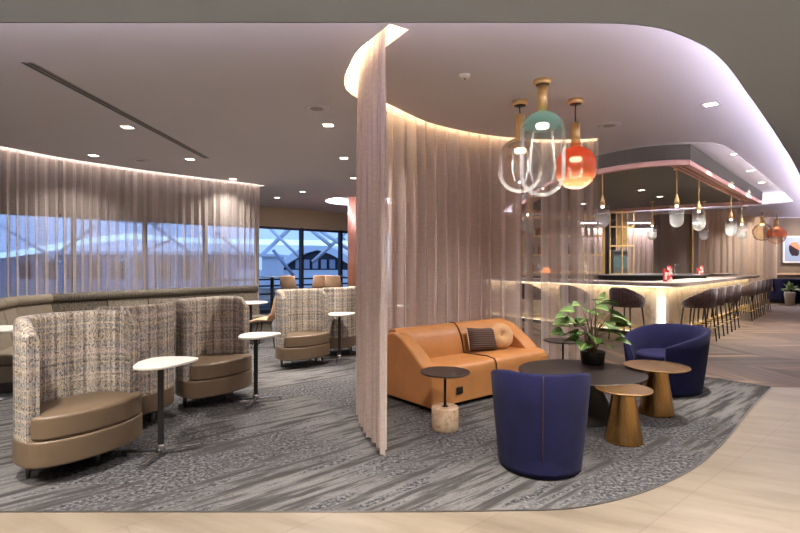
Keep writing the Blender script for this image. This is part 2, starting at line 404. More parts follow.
def fill(name, loops, z, m):
    'flat surface with holes'
    bm = bmesh.new(); edges = []
    for lp in loops:
        vs = [bm.verts.new((p[0], p[1], z)) for p in lp]
        for i in range(len(vs)): edges.append(bm.edges.new((vs[i], vs[(i+1) % len(vs)])))
    bmesh.ops.triangle_fill(bm, use_beauty=True, use_dissolve=False, edges=edges, normal=(0,0,1))
    me = bpy.data.meshes.new(name); bm.to_mesh(me); bm.free(); me.materials.append(Mt[m])
    o = bpy.data.objects.new(name, me); COL.objects.link(o); return struct(o)
def ribbon(mb, P, z0, z1, closed=False):
    Q = list(P) + ([P[0]] if closed else [])
    mb.grid([[(p[0], p[1], z0) for p in Q], [(p[0], p[1], z1) for p in Q]], smooth=False)
def flat(mb, A, B, z): mb.grid([[(p[0], p[1], z) for p in A], [(p[0], p[1], z) for p in B]], smooth=False)

# ------------------------------------------------------------------ floors
XL, XR, YB, YF = -12.0, 20.0, -3.5, 31.0
fc = [px(*p) for p in ((560,510),(600,504.5),(640,494),(672,481),(700,465),(722,445),(735,430),(752,408),(773,387))]
curve = [(p.x, p.y) for p in catmull([Vector((0.2,2.83)), Vector((.55,2.84))] + [Vector(p) for p in fc], 4)]
carp = [(XL, 2.82)] + curve + [(3.95,6.15),(3.5,6.62),(2.6,7.0),(1.5,7.15),(.75,6.85),(.3,7.3),(0.2,8.5),(.2,18.5),(XL,18.5)]
floor = fill('floor', [carp], 0.0, 'carpet')
tl = [(XL, 2.82)] + curve + [(6.2,5.55),(XR,4.6),(XR,YB),(XL,YB)]
f2 = fill('floor_tile', [tl], 0.0, 'tile')
wd = [(.2,18.5),(.2,8.5),(.3,7.3),(.75,6.85),(1.5,7.15),(2.6,7.0),(3.5,6.62),(3.95,6.15), curve[-1], (6.2,5.55),(XR,4.6),(XR,YF),(XL,YF),(XL,18.5)]
f3 = fill('floor_wood', [wd], 0.0, 'wood')
mb = MB(); A = [Vector(p) for p in [(XL,2.82)]+curve]; flat(mb, offset(A, .012), offset(A, -.0), .003)
struct(mb.build('trim_1', 'greyleg'))

# ------------------------------------------------------------------ ceilings and coves
lip = [Vector((-4,2.78)), Vector((-1,2.78)), Vector((.8,2.78)), Vector((1.35,2.81)), Vector((1.68,2.95)), Vector((2.08,3.25)), Vector((2.78,3.98)),
       Vector((4.1,5.4)), Vector((5.8,7.28)), Vector((9.3,11.3)), Vector((14.0,16.8)), Vector((XR,23.8))]
lip = [Vector((XL, 2.78))] + catmull(lip, 5)
riser = offset(lip, -.24)
bound = [(XL,18.7),(3.3,18.7),(6.4,17.6),(9.1,16.1),(10.25,14.75),(11.2,16.6),(12.4,17.55),(14.9,17.9)]
cofP = [Vector(p) for p in (px(600,153.5,HC), px(637,146.3,HC), px(672,143,HC), px(700,142.2,HC), px(716,143.5,HC), px(730,149,HC), px(757,170,HC), px(784,192.5,HC), px(790,198,HC), px(793,202,HC), px(784,203.3,HC), px(747,206,HC), px(690,210,HC), px(627,213,HC))]
cof = [Vector((2.65,8.8))] + catmull(cofP, 4) + [Vector((5.0,17.0)), Vector((3.3,16.3)), Vector((2.9,11.0))]
# curtain slots
trk = [px(396,30,HC), px(384,34,HC), px(372,48,HC), px(360,62,HC), px(354,76,HC), px(356.5,92,HC), px(388,108,HC), px(420,122.5,HC), px(450,130.5,HC), px(480,136,HC), px(510,139.2,HC), px(540,141,HC), px(570,141,HC), px(602,139.5,HC)]
trk[0] = (-.035, 3.62); trk[1] = (-.13, 3.78); trk[2] = (-.27, 4.02); trk[3] = (-.37, 4.35)
trkP = catmull([Vector(p) for p in trk], 6)
curt = [(-.105,3.63),(-.15,3.80),(-.25,4.05),(-.33,4.35),(-.37,4.62),(-.385,4.85),(-.37,5.08),(-.24,5.40),(-.06,5.66)] + [tuple(p) for p in trk[7:]]
curtP = catmull([Vector(p) for p in curt], 6)
ltr = [Vector(p) for p in ((-6.6,5.8),(-6.25,6.5),(-5.8,7.26),(-5.45,8.0),(-4.76,8.95),(-4.0,9.75),(-3.3,10.4),(-3.02,10.75))]
ltrP = catmull(ltr, 5)
def inset_(P, d):
    out = []; n = len(P); ar = sum(P[i].x*P[(i+1)%n].y - P[(i+1)%n].x*P[i].y for i in range(n)); sg = 1 if ar > 0 else -1
    for i in range(n):
        t = (P[(i+1)%n]-P[i-1]).normalized(); out.append(P[i] + Vector((-t.y, t.x))*d*sg)
    return out
def slot_loop(P, w, ext=0):
    Q = resample(P, .12)
    if ext: Q = Q + [Q[-1] + (Q[-1]-Q[-2]).normalized()*ext]; Q = [Q[0] + (Q[0]-Q[1]).normalized()*ext] + Q
    a, b = offset(Q, w/2), offset(Q, -w/2); return a + b[::-1], a, b
s1, s1a, s1b = slot_loop(trkP, .16, .06)
s2, s2a, s2b = slot_loop(ltrP, .24, .1)
cc = (-1.05, 13.4)
ring = [Vector((cc[0]+.95*math.cos(t*math.pi/16), cc[1]+.95*math.sin(t*math.pi/16))) for t in range(32)]
rz_ = bound + [tuple(p) for p in riser[::-1] if p.y < 18.2]
fill('ceiling', [rz_, s1, s2, ring, cof], HC, 'ceiling')
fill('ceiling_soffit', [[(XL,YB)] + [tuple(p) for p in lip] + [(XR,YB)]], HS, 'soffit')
mb = MB(); ribbon(mb, bound[1:] + [(15.1,18.0)], HC, HF); struct(mb.build('ceiling_riser', 'ceiling'))
fill('ceiling_far', [bound[1:] + [(14.9,17.9),(XR,23.9),(XR,YF),(3.3,YF)]], HF, 'ceiling')
cofo = inset_(cof, -.2)
mb = MB(); ribbon(mb, cofo, HC, HK, True); mb.face([(p[0], p[1], HK) for p in cofo]); struct(mb.build('ceiling_coffer', 'ceiling'))
for nm, loop, h in (('ceiling_slot', s1, .16), ('ceiling_slot', s2, .16), ('ceiling_recess', ring, .16)):
    mb = MB(); ribbon(mb, loop, HC, HC+h, True); mb.face([(p[0], p[1], HC+h) for p in loop]); struct(mb.build(nm, 'ceiling'))
def strip(name, A, B, z, m, label):
    mb = MB(); flat(mb, A, B, z); o = mb.build(name, m); return tag(o, label, 'light strip')
def sub(a, b, lo, hi): return [p.lerp(q, lo) for p, q in zip(a, b)], [p.lerp(q, hi) for p, q in zip(a, b)]
strip('slot_light', *sub(s1a, s1b, .06, .94), HC+.155, 'slot', 'warm light strip inside the curved curtain slot above the orange sofa')
strip('slot_light', *sub(s2a, s2b, .06, .94), HC+.155, 'slotw', 'pale light strip inside the curtain slot above the tweed banquette')
inn = [Vector((cc[0]+.80*math.cos(t*math.pi/16), cc[1]+.80*math.sin(t*math.pi/16))) for t in range(33)]
out = [Vector((cc[0]+.93*math.cos(t*math.pi/16), cc[1]+.93*math.sin(t*math.pi/16))) for t in range(33)]
strip('ring_light', inn, out, HC+.15, 'cove', 'pinkish white ring light round the copper column')
# riser, upstand, shelf and LED strip of the big cove
mb = MB(); ribbon(mb, riser, HS, HC); ribbon(mb, [p for p in riser if p.y > 17.5], HC-.3, HF); struct(mb.build('ceiling_cove', 'ceiling'))
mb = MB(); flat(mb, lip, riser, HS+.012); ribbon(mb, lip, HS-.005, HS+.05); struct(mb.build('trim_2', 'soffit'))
strip('cove_light', offset(lip, -.10), offset(lip, -.17), HS+.03, 'cove', 'lavender white light strip behind the long soffit edge')
cin = cofo
mb = MB(); flat(mb, cof+[cof[0]], cin+[cin[0]], HC+.012); ribbon(mb, cof, HC-.004, HC+.045, True); struct(mb.build('trim_6', 'ceiling'))
ca, cb_ = inset_(cof, -.07), inset_(cof, -.13)
strip('coffer_light', ca+[ca[0]], cb_+[cb_[0]], HC+.03, 'cofled', 'white light strip round the ceiling coffer over the bar')

# ------------------------------------------------------------------ walls
def wallseg(name, a, b, z0, z1, m, th=.12):
    mb = MB(); a = Vector(a); b = Vector(b); t = (b-a).normalized(); n = Vector((-t.y, t.x))*th
    mb.prism([tuple(a), tuple(b), tuple(b+n), tuple(a+n)], z0, z1); return struct(mb.build(name, m))
wallseg('wall_rear', (XR,YB), (XL,YB), 0, HF, 'wall', -.12)
wallseg('wall_left', (XL,YB), (XL,6.9), 0, HC+.1, 'wall')
wallseg('wall_right', (XR,YB), (XR,YF), 0, HF, 'brownwall', -.12)
wallseg('wall_back', (3.5,29.5), (XR,29.5), 0, HF, 'wall')
wallseg('wall_middle', (1.6,14.6), (-.2,18.6), 0, HC, 'brownwall')
wallseg('wall_bar', (1.6,14.6), (3.4,18.6), 0, HF, 'wall', -.12)
wallseg('wall_side', (3.4,18.6), (3.4,29.5), 0, HF, 'wall', .12)
wallseg('wall_picture', (16.2,22.5), (XR,22.5), 0, HF, 'brownwall')
mb = MB(); mb.box(11.25,12.55,21.6,22.2,0,HF); struct(mb.build('wall_column', 'taupe'))
mb = MB(); mb.box(15.75,16.25,22.2,22.6,0,HF); struct(mb.build('trim_3', 'gold'))
mb = MB(); mb.box(12.56,12.62,21.5,21.8,0,HF); struct(mb.build('trim_4', 'gold'))
# window wall
wa = Vector((-4.06,14.3)); wt = Vector((.722,.692)); wn_ = Vector((-.692,.722))
def wp(t, n=0): q = wa + wt*t + wn_*n; return (q.x, q.y)
T0, T1 = -11.0, 5.9
wallseg('wall_window', wp(T0), wp(T1), 2.52, HC+.1, 'bulk')
wallseg('wall_corner', (XL,6.8), wp(T0), 0, HC+.1, 'wall')
mb = MB(); mb.prism([wp(T0,-.02), wp(T1,-.02), wp(T1,.1), wp(T0,.1)], 0, .12); struct(mb.build('baseboard_window', 'frame'))
k = 0; t = -.02 - 1.49*7
while t < T1 - 1.5:
    k += 1
    w = struct(thing('window_%d' % k, None, None))
    mb = MB()
    mb.prism([wp(t-.04,-.03), wp(t+.04,-.03), wp(t+.04,.12), wp(t-.04,.12)], .1, 2.53)
    mb.prism([wp(t,-.01), wp(t+1.49,-.01), wp(t+1.49,.07), wp(t,.07)], 2.45, 2.52)
    mb.build('window_frame', 'frame', w)
    mb = MB(); mb.face([wp(t+.04,.03)+(.12,), wp(t+1.45,.03)+(.12,), wp(t+1.45,.03)+(2.46,), wp(t+.04,.03)+(2.46,)]); mb.build('window_pane', 'pane', w)
    t += 1.49

# ------------------------------------------------------------------ outside
mb = MB(); mb.box(-70,20,8,90,-1.0,-.6); o = mb.build('ground', 'apron'); struct(o)
# keep the ground outside only: a big slab below floor level
def ext(name, label, cat): return thing(name, label, cat)
D = 32.0
def ex(x, y, d=D): return ((x-400)/500*d, d, CAMZ + (265-y)*d/500)
h = ext('hangar', 'grey hangar with a curved white roof edge beyond the windows', 'building')
arc = [ex(262,284,36), ex(275,273,36), ex(290,262,36), ex(305,253.5,36), ex(317,250,36), ex(330,254,36), ex(345,262,36), ex(362,273,36), ex(380,284,36)]
ap = [Vector(p) for p in arc]
rows = [[tuple(p) for p in ap], [tuple(p+Vector((0,0,.55))) for p in ap], [tuple(p+Vector((0,7,.55))) for p in ap], [tuple(p+Vector((0,7,0))) for p in ap], [tuple(p) for p in ap]]
mb = MB(); mb.grid(rows, smooth=False); mb.build('roof', 'ext', h)
mb = MB(); low = CAMZ + (265-270)*36/500
fac = [tuple(p+Vector((0,.6,0))) for p in ap[1:8]]
mb.face([(fac[0][0], fac[0][1], low)] + [q for q in fac if q[2] > low+.02] + [(fac[-1][0], fac[-1][1], low)]); mb.build('facade', 'extd', h)
mb = MB(); mb.box(fac[0][0]-3, fac[-1][0]+3, 36.5, 37.5, -1, low); mb.build('base_wall', 'ext', h)
for i in range(5):
    x = -7.6 + i*.62
    mb = MB(); mb.box(x, x+.4, 36.35, 36.45, low+.1, low+.75); mb.build('window', 'extg', h)
beam = ext('canopy_edge', 'white curved canopy edge with added glow crossing outside all the windows', 'canopy')
bp_ = catmull([Vector(ex(*p)) for p in ((-70,262),(0,255),(40,249),(85,241),(130,236.5),(180,240),(240,241.5),(350,243.5),(420,245))], 5)
mb = MB(); mb.grid([[tuple(p+Vector((0,dy,dz))) for p in bp_] for dy, dz in ((0,-.14),(0,.16),(.7,.16),(.7,-.14),(0,-.14))], smooth=False); mb.build('edge_glow', 'extb', beam)
tr = ext('roof_truss', 'pale steel truss of crossing diagonal beams outside', 'truss')
for (x0,y0,x1,y1,w) in ((258,256,296,222,.22),(262,222,302,260,.16),(300,222,330,245,.2),(352,226,312,262,.2),(312,226,350,250,.2),(330,222,345,240,.12),(270,216,360,228,.16),(200,262,150,222,.16),(40,262,95,226,.16),(60,216,160,224,.14),(250,262,215,232,.14),(115,262,170,240,.14),(0,225,60,262,.14)):
    mb = MB(); a = Vector(ex(x0,y0,30)); b = Vector(ex(x1,y1,30)); a.y += (x0%7)*.1; b.y += (x1%5)*.1
    mb.tube([a, b], w*.6, 6); mb.build('beam', 'ext', tr)
mb = MB(); mb.tube([ex(273,250,27), ex(294,276,27)], .09, 6); mb.build('strut', 'extg', tr)
bb = ext('terminal_building', 'long grey terminal building filling the view through the sheer curtain', 'building')
mb = MB(); mb.box(*sorted((ex(-160,0,44)[0], ex(236,0,44)[0])), 44, 50, -1, CAMZ+.9); mb.build('wall', 'extg', bb)
mb = MB(); mb.box(*sorted((ex(-160,0,44)[0], ex(240,0,44)[0])), 43.5, 50.5, CAMZ+.9, CAMZ+1.2); mb.build('roof', 'ext', bb)
for i in range(9):
    x = ex(20+i*23,0,44)[0]; mb = MB(); mb.box(x, x+1.1, 43.9, 43.98, CAMZ-1.2, CAMZ+.3); mb.build('window', 'extd', bb)
b3 = ext('jet_bridge', 'white boarding bridge box standing outside by the curtain end', 'jet bridge')
mb = MB(); mb.box(*sorted((ex(262,0,30)[0], ex(272,0,30)[0])), 30, 33, -1, 1.9); mb.build('tower', 'ext', b3)
mb = MB(); mb.box(*sorted((ex(258,0,30)[0], ex(276,0,30)[0])), 29.8, 33.2, 1.9, 2.05); mb.build('roof', 'ext', b3)
rl = ext('guard_rail', 'dark horizontal guard rail just outside the uncovered window', 'railing')
for z in (.95,.75,.5):
    mb = MB(); mb.tube([wp(-1,.9)+(z,), wp(4.5,.9)+(z,)], .03, 6); mb.build('rail', 'frame', rl)
for q in range(5):
    mb = MB(); mb.tube([wp(-1+q*1.35,.9)+(-.6,), wp(-1+q*1.35,.9)+(.98,)], .03, 6); mb.build('post', 'frame', rl)

# ------------------------------------------------------------------ curtains
def curtain(name, P, z0, z1, amp, lam, m, label, seed=0, hem=True, group=None):
    rnd = random.Random(seed); Q = resample(P, lam/10); NZ = 9; rows = []; uv = []
    T = []
    for i, p in enumerate(Q):
        t = (Q[min(i+1, len(Q)-1)] - Q[max(i-1, 0)]).normalized(); T.append((p, Vector((-t.y, t.x)), t))
    ph = 0; phs = []; am = []; a_cur = 1; l_cur = 1
    for i in range(len(Q)):
        phs.append(ph); ph += 2*math.pi/10*l_cur
        if i % 10 == 0: l_cur = rnd.uniform(.75,1.3); a_t = rnd.uniform(.55,1.25)
        a_cur += (a_t-a_cur)*.2; am.append(a_cur)
    for kz in range(NZ):
        f = kz/(NZ-1); z = z1 + (z0-z1)*f; row = []
        for i, (p, n, t) in enumerate(T):
            a = amp*am[i]*(.55+.45*min(1, f*3)) * (1+.12*math.sin(i*.7+f*4))
            w = math.sin(phs[i]+.25*math.sin(f*3+i*.05)); q = p + n*a*w + t*(a*.45*math.sin(2*phs[i]))
            row.append((q.x, q.y, z))
        rows.append(row)
    mb = MB(); mb.grid(rows, [[(i*lam/10+seed*3.7, kz*.1) for i in range(len(T))] for kz in range(NZ)]); o = mb.build(name, m)
    return tag(o, label, 'curtain', group)
tot = resample(curtP, .05)
ix = lambda x: min(range(len(tot)), key=lambda i: abs(tot[i].x/tot[i].y*500+400 - x) + (0 if tot[i].y > 5.2 else 999))
i388 = ix(384); i520 = ix(524)
curtain('sheer_curtain', tot[:i388+1], .015, HC+.12, .034, .13, 'sheer_front', 'tall pinkish beige sheer curtain end hanging nearest, on the curved ceiling slot', 1)
curtain('sheer_curtain', tot[i388:i520+1], .015, HC+.12, .075, .20, 'sheer_main', 'gathered sheer curtain hanging directly behind the orange leather sofa', 2)
curtain('sheer_curtain', tot[i520:], .015, HC+.12, .045, .26, 'sheer_thin', 'thin see-through curtain between the sofa end and the bar', 3)
curtain('sheer_curtain', ltrP, .015, HC+.12, .04, .15, 'sheer_left', 'long sheer curtain drawn over the windows behind the tweed banquette', 4)
curtain('sheer_curtain', catmull([Vector(p) for p in ((12.7,21.3),(12.85,20.2),(13.1,19.5),(13.6,18.9),(14.6,19.4),(15.7,21.6))], 5), .02, HF, .05, .3, 'sheer_far', 'warm beige curtain on a curved track beyond the bar stools', 5)
curtain('sheer_curtain', [Vector((9.5,26.5)), Vector((14.5,26.5))], .02, 3.35, .05, .3, 'sheer_far', 'pale curtain on the far wall behind the bar shelves', 6)
mb = MB(); flat(mb, [Vector((9.5,26.3)), Vector((16,26.3))], [Vector((9.5,26.1)), Vector((16,26.1))], HF-.01)
tag(mb.build('slot_light', 'farcove'), 'white light strip above the far pale curtain', 'light strip')
mb = MB(); flat(mb, [Vector((15.5,20.5)), Vector((XR,19.9))], [Vector((15.5,20.75)), Vector((XR,20.15))], HF-.01)
tag(mb.build('cove_light', 'farcove'), 'white light strip above the lounge with the framed picture', 'light strip')
mb = MB(); mb.prism([(15.3,20.2),(XR,19.6),(XR,19.66),(15.3,20.26)], 3.3, 3.6); struct(mb.build('trim_5', 'ceiling'))

# ------------------------------------------------------------------ ceiling fittings
def arealight(name, loc, size, power, col=(1,.93,.87), spread=118, parent=None, rot=(0,0,0), sy=None):
    L = bpy.data.lights.new(name, 'AREA'); L.energy = power; L.color = col; L.size = size; L.spread = R(spread)
    if sy: L.shape = 'RECTANGLE'; L.size_y = sy
    o = bpy.data.objects.new(name, L); COL.objects.link(o); o.location = loc; o.rotation_euler = rot
    if parent: o.parent = parent
    return o
dl = thing('downlight', 'x', 'ceiling light')
mb = MB(); mb.box(-.085,.085,-.085,-.06,-.006,.0); mb.box(-.085,.085,.06,.085,-.006,0); mb.box(-.085,-.06,-.06,.06,-.006,0); mb.box(.06,.085,-.06,.06,-.006,0); mb.build('frame', 'ceiling', dl)
mb = MB(); mb.box(-.06,.06,-.06,.06,-.004,0); mb.build('lens', 'lamp', dl)
arealight('bulb', (0,0,-.015), .11, DOWN_W, parent=dl)
dls = [((-3.36,6.16),'square downlight in the ceiling just beside the long slot diffuser'),
 ((-3.37,8.02),'square downlight by the far end of the long slot diffuser'),
 ((-4.75,7.75),'square downlight close to the curtain above the tweed banquette, first along it'),
 ((-.87,6.07),'square downlight next to the round ceiling speaker, left of the tall curtain'),
 ((-.89,7.94),'second square downlight behind the round speaker, left of the tall curtain'),
 ((-.9,9.77),'third square downlight behind the round speaker, beside the tall curtain'),
 ((-3.3,9.88),'square downlight near the window curtain end, second from the slot diffuser'),
 ((-2.26,11.6),'small square downlight between the window curtain end and the ring light'),
 ((-3.1,12.6),'farthest square downlight in front of the window bulkhead'),
 ((3.28,5.28),'large square downlight alone between the pendants and the soffit edge'),
 ((6.03,9.0),'square downlight beside the bar canopy, nearest of three in a row'),
 ((7.42,10.6),'square downlight beside the bar canopy, middle of three in a row'),
 ((8.75,12.1),'square downlight beside the bar canopy, last of three in a row')]
for i, (p, lb) in enumerate(dls):
    zc = HK if 10 <= i <= 12 else HC
    place(dl, i == 0, (p[0], p[1], zc-.0005), 0 if i < 9 else R(45), lb, 'square ceiling downlights')
    if i in (2, 6):
        for ch in bpy.data.objects:
            if ch.type == 'LIGHT' and ch.parent and abs(ch.parent.location.x-p[0]) < .001 and abs(ch.parent.location.y-p[1]) < .001: ch.data = ch.data.copy(); ch.data.energy *= .35
for i, p in enumerate(((-6,-1.5),(-3,1.2),(-.5,-1.5),(1.2,1.0),(3.8,-.5),(5.5,2.6),(9,2.5),(9.5,6.5),(13.5,9.5),(-7.5,1.2),(-5.0,2.0),(-2.2,2.2),(.3,2.3),(2.4,2.2))):  # unseen lamps added as fill for the soffit and front surfaces
    zz = HS
    place(dl, False, (p[0], p[1], zz-.001), 0, 'square fill downlight added in the lower ceiling, out of view', 'added lower ceiling fill downlights')
for i, p in enumerate(((12.6,18.6),(15.5,19.0),(9.2,19),(8.5,23.5),(14.2,20.6),(18,21.2),(10.9,24.5),(6,21),(17,19.5))):  # extra downlights added here to brighten the area beyond the bar
    place(dl, False, (p[0], p[1], HF-.001), 0, 'small square downlight in the far ceiling beyond the bar, set enlarged for brightness', 'far ceiling downlights')
for i, p in enumerate(()):
    if i < 2: place(dl, False, (p[0], p[1], HC-.001), 0, 'square downlight behind the gathered curtain', 'downlights behind the curtain')
def disc(name, label, cat, x, y, z, r, m, rim):
    t_ = thing(name, label, cat, (x, y, z))
    mb = MB(); mb.lathe([(r-.02,-.012),(r,-.008),(r,0)], 32); mb.build('rim', rim, t_)
    mb = MB(); mb.lathe([(.001,-.014),(r-.021,-.011)], 32, cap=False); mb.build('grille', m, t_)
Mt['grille'] = mat('speaker_grille', (150,142,136), .8)
disc('ceiling_speaker', 'round ceiling speaker to the left of the tall curtain', 'speaker', -.9, 5.41, HC, .13, 'grille', 'ceiling')
disc('ceiling_speaker', 'round ceiling speaker to the right of the orange pendant', 'speaker', 2.54, 6.07, HC, .13, 'grille', 'ceiling')
disc('ceiling_speaker', 'faint round ceiling speaker near the window curtain', 'speaker', -4.2, 8.1, HC, .12, 'grille', 'ceiling')
sd = thing('smoke_detector', 'small white smoke detector on the ceiling between curtain and pendants', 'smoke detector', (.58,4.47,HC))
mb = MB(); mb.lathe([(.035,-.035),(.045,-.025),(.05,0)], 20); mb.build('housing', 'white', sd)
mb = MB(); mb.lathe([(.012,-.042),(.014,-.034)], 12); mb.build('sensor', 'grille', sd)
df = thing('slot_diffuser', 'long dark double slot air diffuser in the ceiling', 'air vent', (0,0,HC))
a, b = Vector((-3.13,4.19)), Vector((-3.07,7.94)); n = Vector((.05,0))
mb = MB(); mb.prism([tuple(a-n), tuple(a+n), tuple(b+n), tuple(b-n)], -.006, 0); mb.build('frame', 'grille', df)
for s in (-.024,.024):
    mb = MB(); q = Vector((s,0)); w = Vector((.014,0)); mb.prism([tuple(a+q-w), tuple(a+q+w), tuple(b+q+w), tuple(b+q-w)], -.008, -.005); mb.build('slot', 'dark', df)

# ------------------------------------------------------------------ bar canopy
KC = 1.176
co = [Vector(p)*1.176 for p in ((2.62,9.2),(2.68,8.5),(3.08,7.72),(3.5,7.22),(4.02,7.05),(4.35,7.32),(6.4,9.5),(8.45,11.65),(8.0,11.9),(6.7,12.8),(5.3,13.75),(4.4,13.95),(3.0,13.4))]
coP = catmull(co[:8], 4) + co[8:]
def inset(P, d):
    out = []; n = len(P); ar = sum(P[i].x*P[(i+1)%n].y - P[(i+1)%n].x*P[i].y for i in range(n)); sg = 1 if ar > 0 else -1
    for i in range(n):
        t = (P[(i+1)%n]-P[i-1]).normalized(); out.append(P[i] + Vector((-t.y, t.x))*d*sg)
    return out
can = thing('bar_canopy', 'dark olive canopy with stepped pink mouldings hung over the bar', 'canopy')
mb = MB(); mb.prism([tuple(p) for p in coP], HK-.25, HK); mb.build('fascia', 'canopy', can)
zz = HK-.25
for i in range(4):
    d0 = .01 + i*.095; A = inset(coP, d0); B = inset(coP, d0+.06)
    mb = MB(); zl = zz-(.085,.05,.045,.04)[i]
    ribbon(mb, A, zl, zz+.01, True); ribbon(mb, B, zl, zz+.01, True); flat(mb, A+[A[0]], B+[B[0]], zl); mb.build('moulding', 'pink', can)
mb = MB(); mb.prism([tuple(p) for p in inset(coP, .37)], zz-.012, zz); mb.build('soffit_panel', 'darkceil', can)
UC = zz-.012
for i, p in enumerate(((6.6,12.7),(5.6,11.6),(5.2,14.2))):
    place(dl, False, (p[0], p[1], UC-.001), R(45), 'small downlight in the dark underside of the bar canopy', 'canopy downlights')

# ------------------------------------------------------------------ the bar
u1 = Vector((-.52,.854)); u2 = Vector((.675,.738))
C0 = Vector((4.95,9.3)); L1 = 5.0; L2 = 9.6
n1 = Vector((-.854,-.52)); n2 = Vector((.738,-.675))   # outward
def barpath(off):
    # rounded outer line of the bar, off measured outward from the base line
    a = C0 + n1*off; b = C0 + n2*off
    cx = C0 + (n1*off + n2*off)   # approx corner
    # exact intersection
    def inter(p, r, q, s):
        k_ = ((q-p).x*s.y - (q-p).y*s.x)/(r.x*s.y - r.y*s.x); return p + r*k_
    X = inter(a, u1, b, u2); r = .55
    P = [a + u1*L1]; P.append(X + u1*r)
    for k_ in range(1,8):
        f = k_/8; P.append((X+u1*r)*(1-f)**2 + X*2*f*(1-f) + (X+u2*r)*f*f)
    P.append(X + u2*r); P.append(b + u2*L2); return P
bar = thing('bar_counter', 'long V-shaped cream stone bar with glowing underside', 'bar')
A, B = barpath(0.0), barpath(-.10)
mb = MB(); flat(mb, barpath(0), barpath(-.1), .98); ribbon(mb, barpath(0), .08, 1.0); ribbon(mb, barpath(-.1), .08, 1.0); mb.build('base', 'barstone', bar)
mb = MB(); ribbon(mb, barpath(-.05), 0, .09); mb.build('plinth', 'dark', bar)
mb = MB(); ribbon(mb, barpath(.3), 1.0, 1.07); ribbon(mb, barpath(-.45), 1.0, 1.07); flat(mb, barpath(.3), barpath(-.45), 1.07); flat(mb, barpath(.3), barpath(-.45), 1.0)
e0, e1 = barpath(.3)[-1], barpath(-.45)[-1]; mb.face([(e0.x,e0.y,1.0),(e1.x,e1.y,1.0),(e1.x,e1.y,1.07),(e0.x,e0.y,1.07)]); mb.build('countertop', 'bartop', bar)
mb = MB(); flat(mb, barpath(.05), barpath(.12), .985); mb.build('light_strip', 'barled', bar)
mb = MB(); flat(mb, barpath(.02), barpath(.05), .10); mb.build('kick_light', 'kick', bar)
cpt = barpath(.03)[5]
mb = MB(); mb.lathe([(.055,.1),(.055,.78)], 16, (cpt.x, cpt.y, 0)); mb.build('corner_light', 'colled', bar)
mb = MB(); pth = barpath(.26); mb.tube([(p.x,p.y,.22) for p in pth], .02, 8); mb.build('foot_rail', 'gold', bar)
# far run of the bar and back counter
e = C0 + u2*L2
mb = MB(); mb.prism([(4.3,19.4),(12.4,18.4),(12.5,19.0),(4.3,20.0)], 1.0, 1.08)
fb = thing('back_bar_counter', 'long pale counter on the far side of the bar', 'counter'); mb.build('countertop', 'bartop', fb)
mb = MB(); mb.prism([(4.4,19.6),(12.2,18.62),(12.25,18.9),(4.4,19.9)], 0, 1.0); mb.build('base', 'barstone', fb)
wc = thing('work_counter', 'dark low work counter with sinks behind the bar front', 'counter', (0,0,0))
mb = MB(); mb.prism([(5.1,12.4),(7.6,12.4),(7.6,13.0),(5.1,13.0)], 0, 1.13); mb.build('cabinet', 'dark', wc, bevel=.01)
mb = MB(); mb.prism([(5.05,12.35),(7.65,12.35),(7.65,13.05),(5.05,13.05)], 1.13, 1.16); mb.build('worktop', 'steel', wc, bevel=.005)
mb = MB(); mb.tube([(7.0,12.75,1.15),(7.0,12.75,1.4),(7.0,12.65,1.45),(7.0,12.55,1.4)], .015, 8); mb.build('tap', 'chrome', wc)

# shelving behind the bar, brass frame
def shelf_unit(name, label, x0, x1, y, posts, shelves, ztop, dep=.35, glassy='glass'):
    t_ = thing(name, label, 'shelf', (0,0,0))
    for x in posts:
        for yy in (y, y+dep):
            mb = MB(); mb.box(x-.014,x+.014,yy-.014,yy+.014,0,ztop); mb.build('post', 'gold', t_)
    for z in shelves:
        mb = MB(); mb.box(x0,x1,y-.02,y,z-.02,z+.02); mb.box(x0,x1,y+dep,y+dep+.02,z-.02,z+.02); mb.build('shelf_rail', 'gold', t_)
        mb = MB(); mb.box(x0,x1,y,y+dep,z-.006,z+.006); mb.build('shelf', 'glass', t_)
    return t_
SH = (1.20,1.67,2.18,2.69)
su = shelf_unit('bottle_shelf', 'wide brass framed glass bottle shelf seen through the thin curtain', 3.3, 5.44, 13.4, (3.3,3.95,4.95,5.44), SH, 2.74)
mb = MB(); mb.box(3.3,5.44,13.8,13.86,0,1.1); mb.build('cabinet', 'dark', su)
ts = shelf_unit('glass_rack', 'narrow brass shelf tower with amber panels at the curtain edge', 5.5, 6.12, 13.1, (5.5,5.82,6.12), (1.16,1.9,2.4,2.78), 2.82)
mb = MB(); mb.box(5.8,6.1,13.44,13.5,1.9,2.78); mb.build('panel', 'shelfback', ts)
mb = MB(); mb.box(5.5,5.8,13.44,13.5,1.16,2.78); mb.build('panel', 'dark', ts)
mb = MB(); mb.box(5.45,6.15,13.0,13.6,0,1.14); mb.build('cabinet', 'dark', ts)
cm = thing('beverage_machine', 'steel drinks machine with two small lit screens', 'machine', (5.78,13.12,1.172))
mb = MB(); mb.box(-.19,.19,-.02,.28,0,.62); mb.build('body', 'steel', cm, bevel=.01)
mb = MB(); mb.box(-.17,-.01,-.03,-.015,.15,.45); mb.build('screen', 'screen', cm)
mb = MB(); mb.box(.02,.17,-.03,-.015,.15,.45); mb.build('screen', 'screen', cm)
mb = MB(); mb.box(-.17,.17,-.03,-.015,.5,.58); mb.build('panel', 'dark', cm)
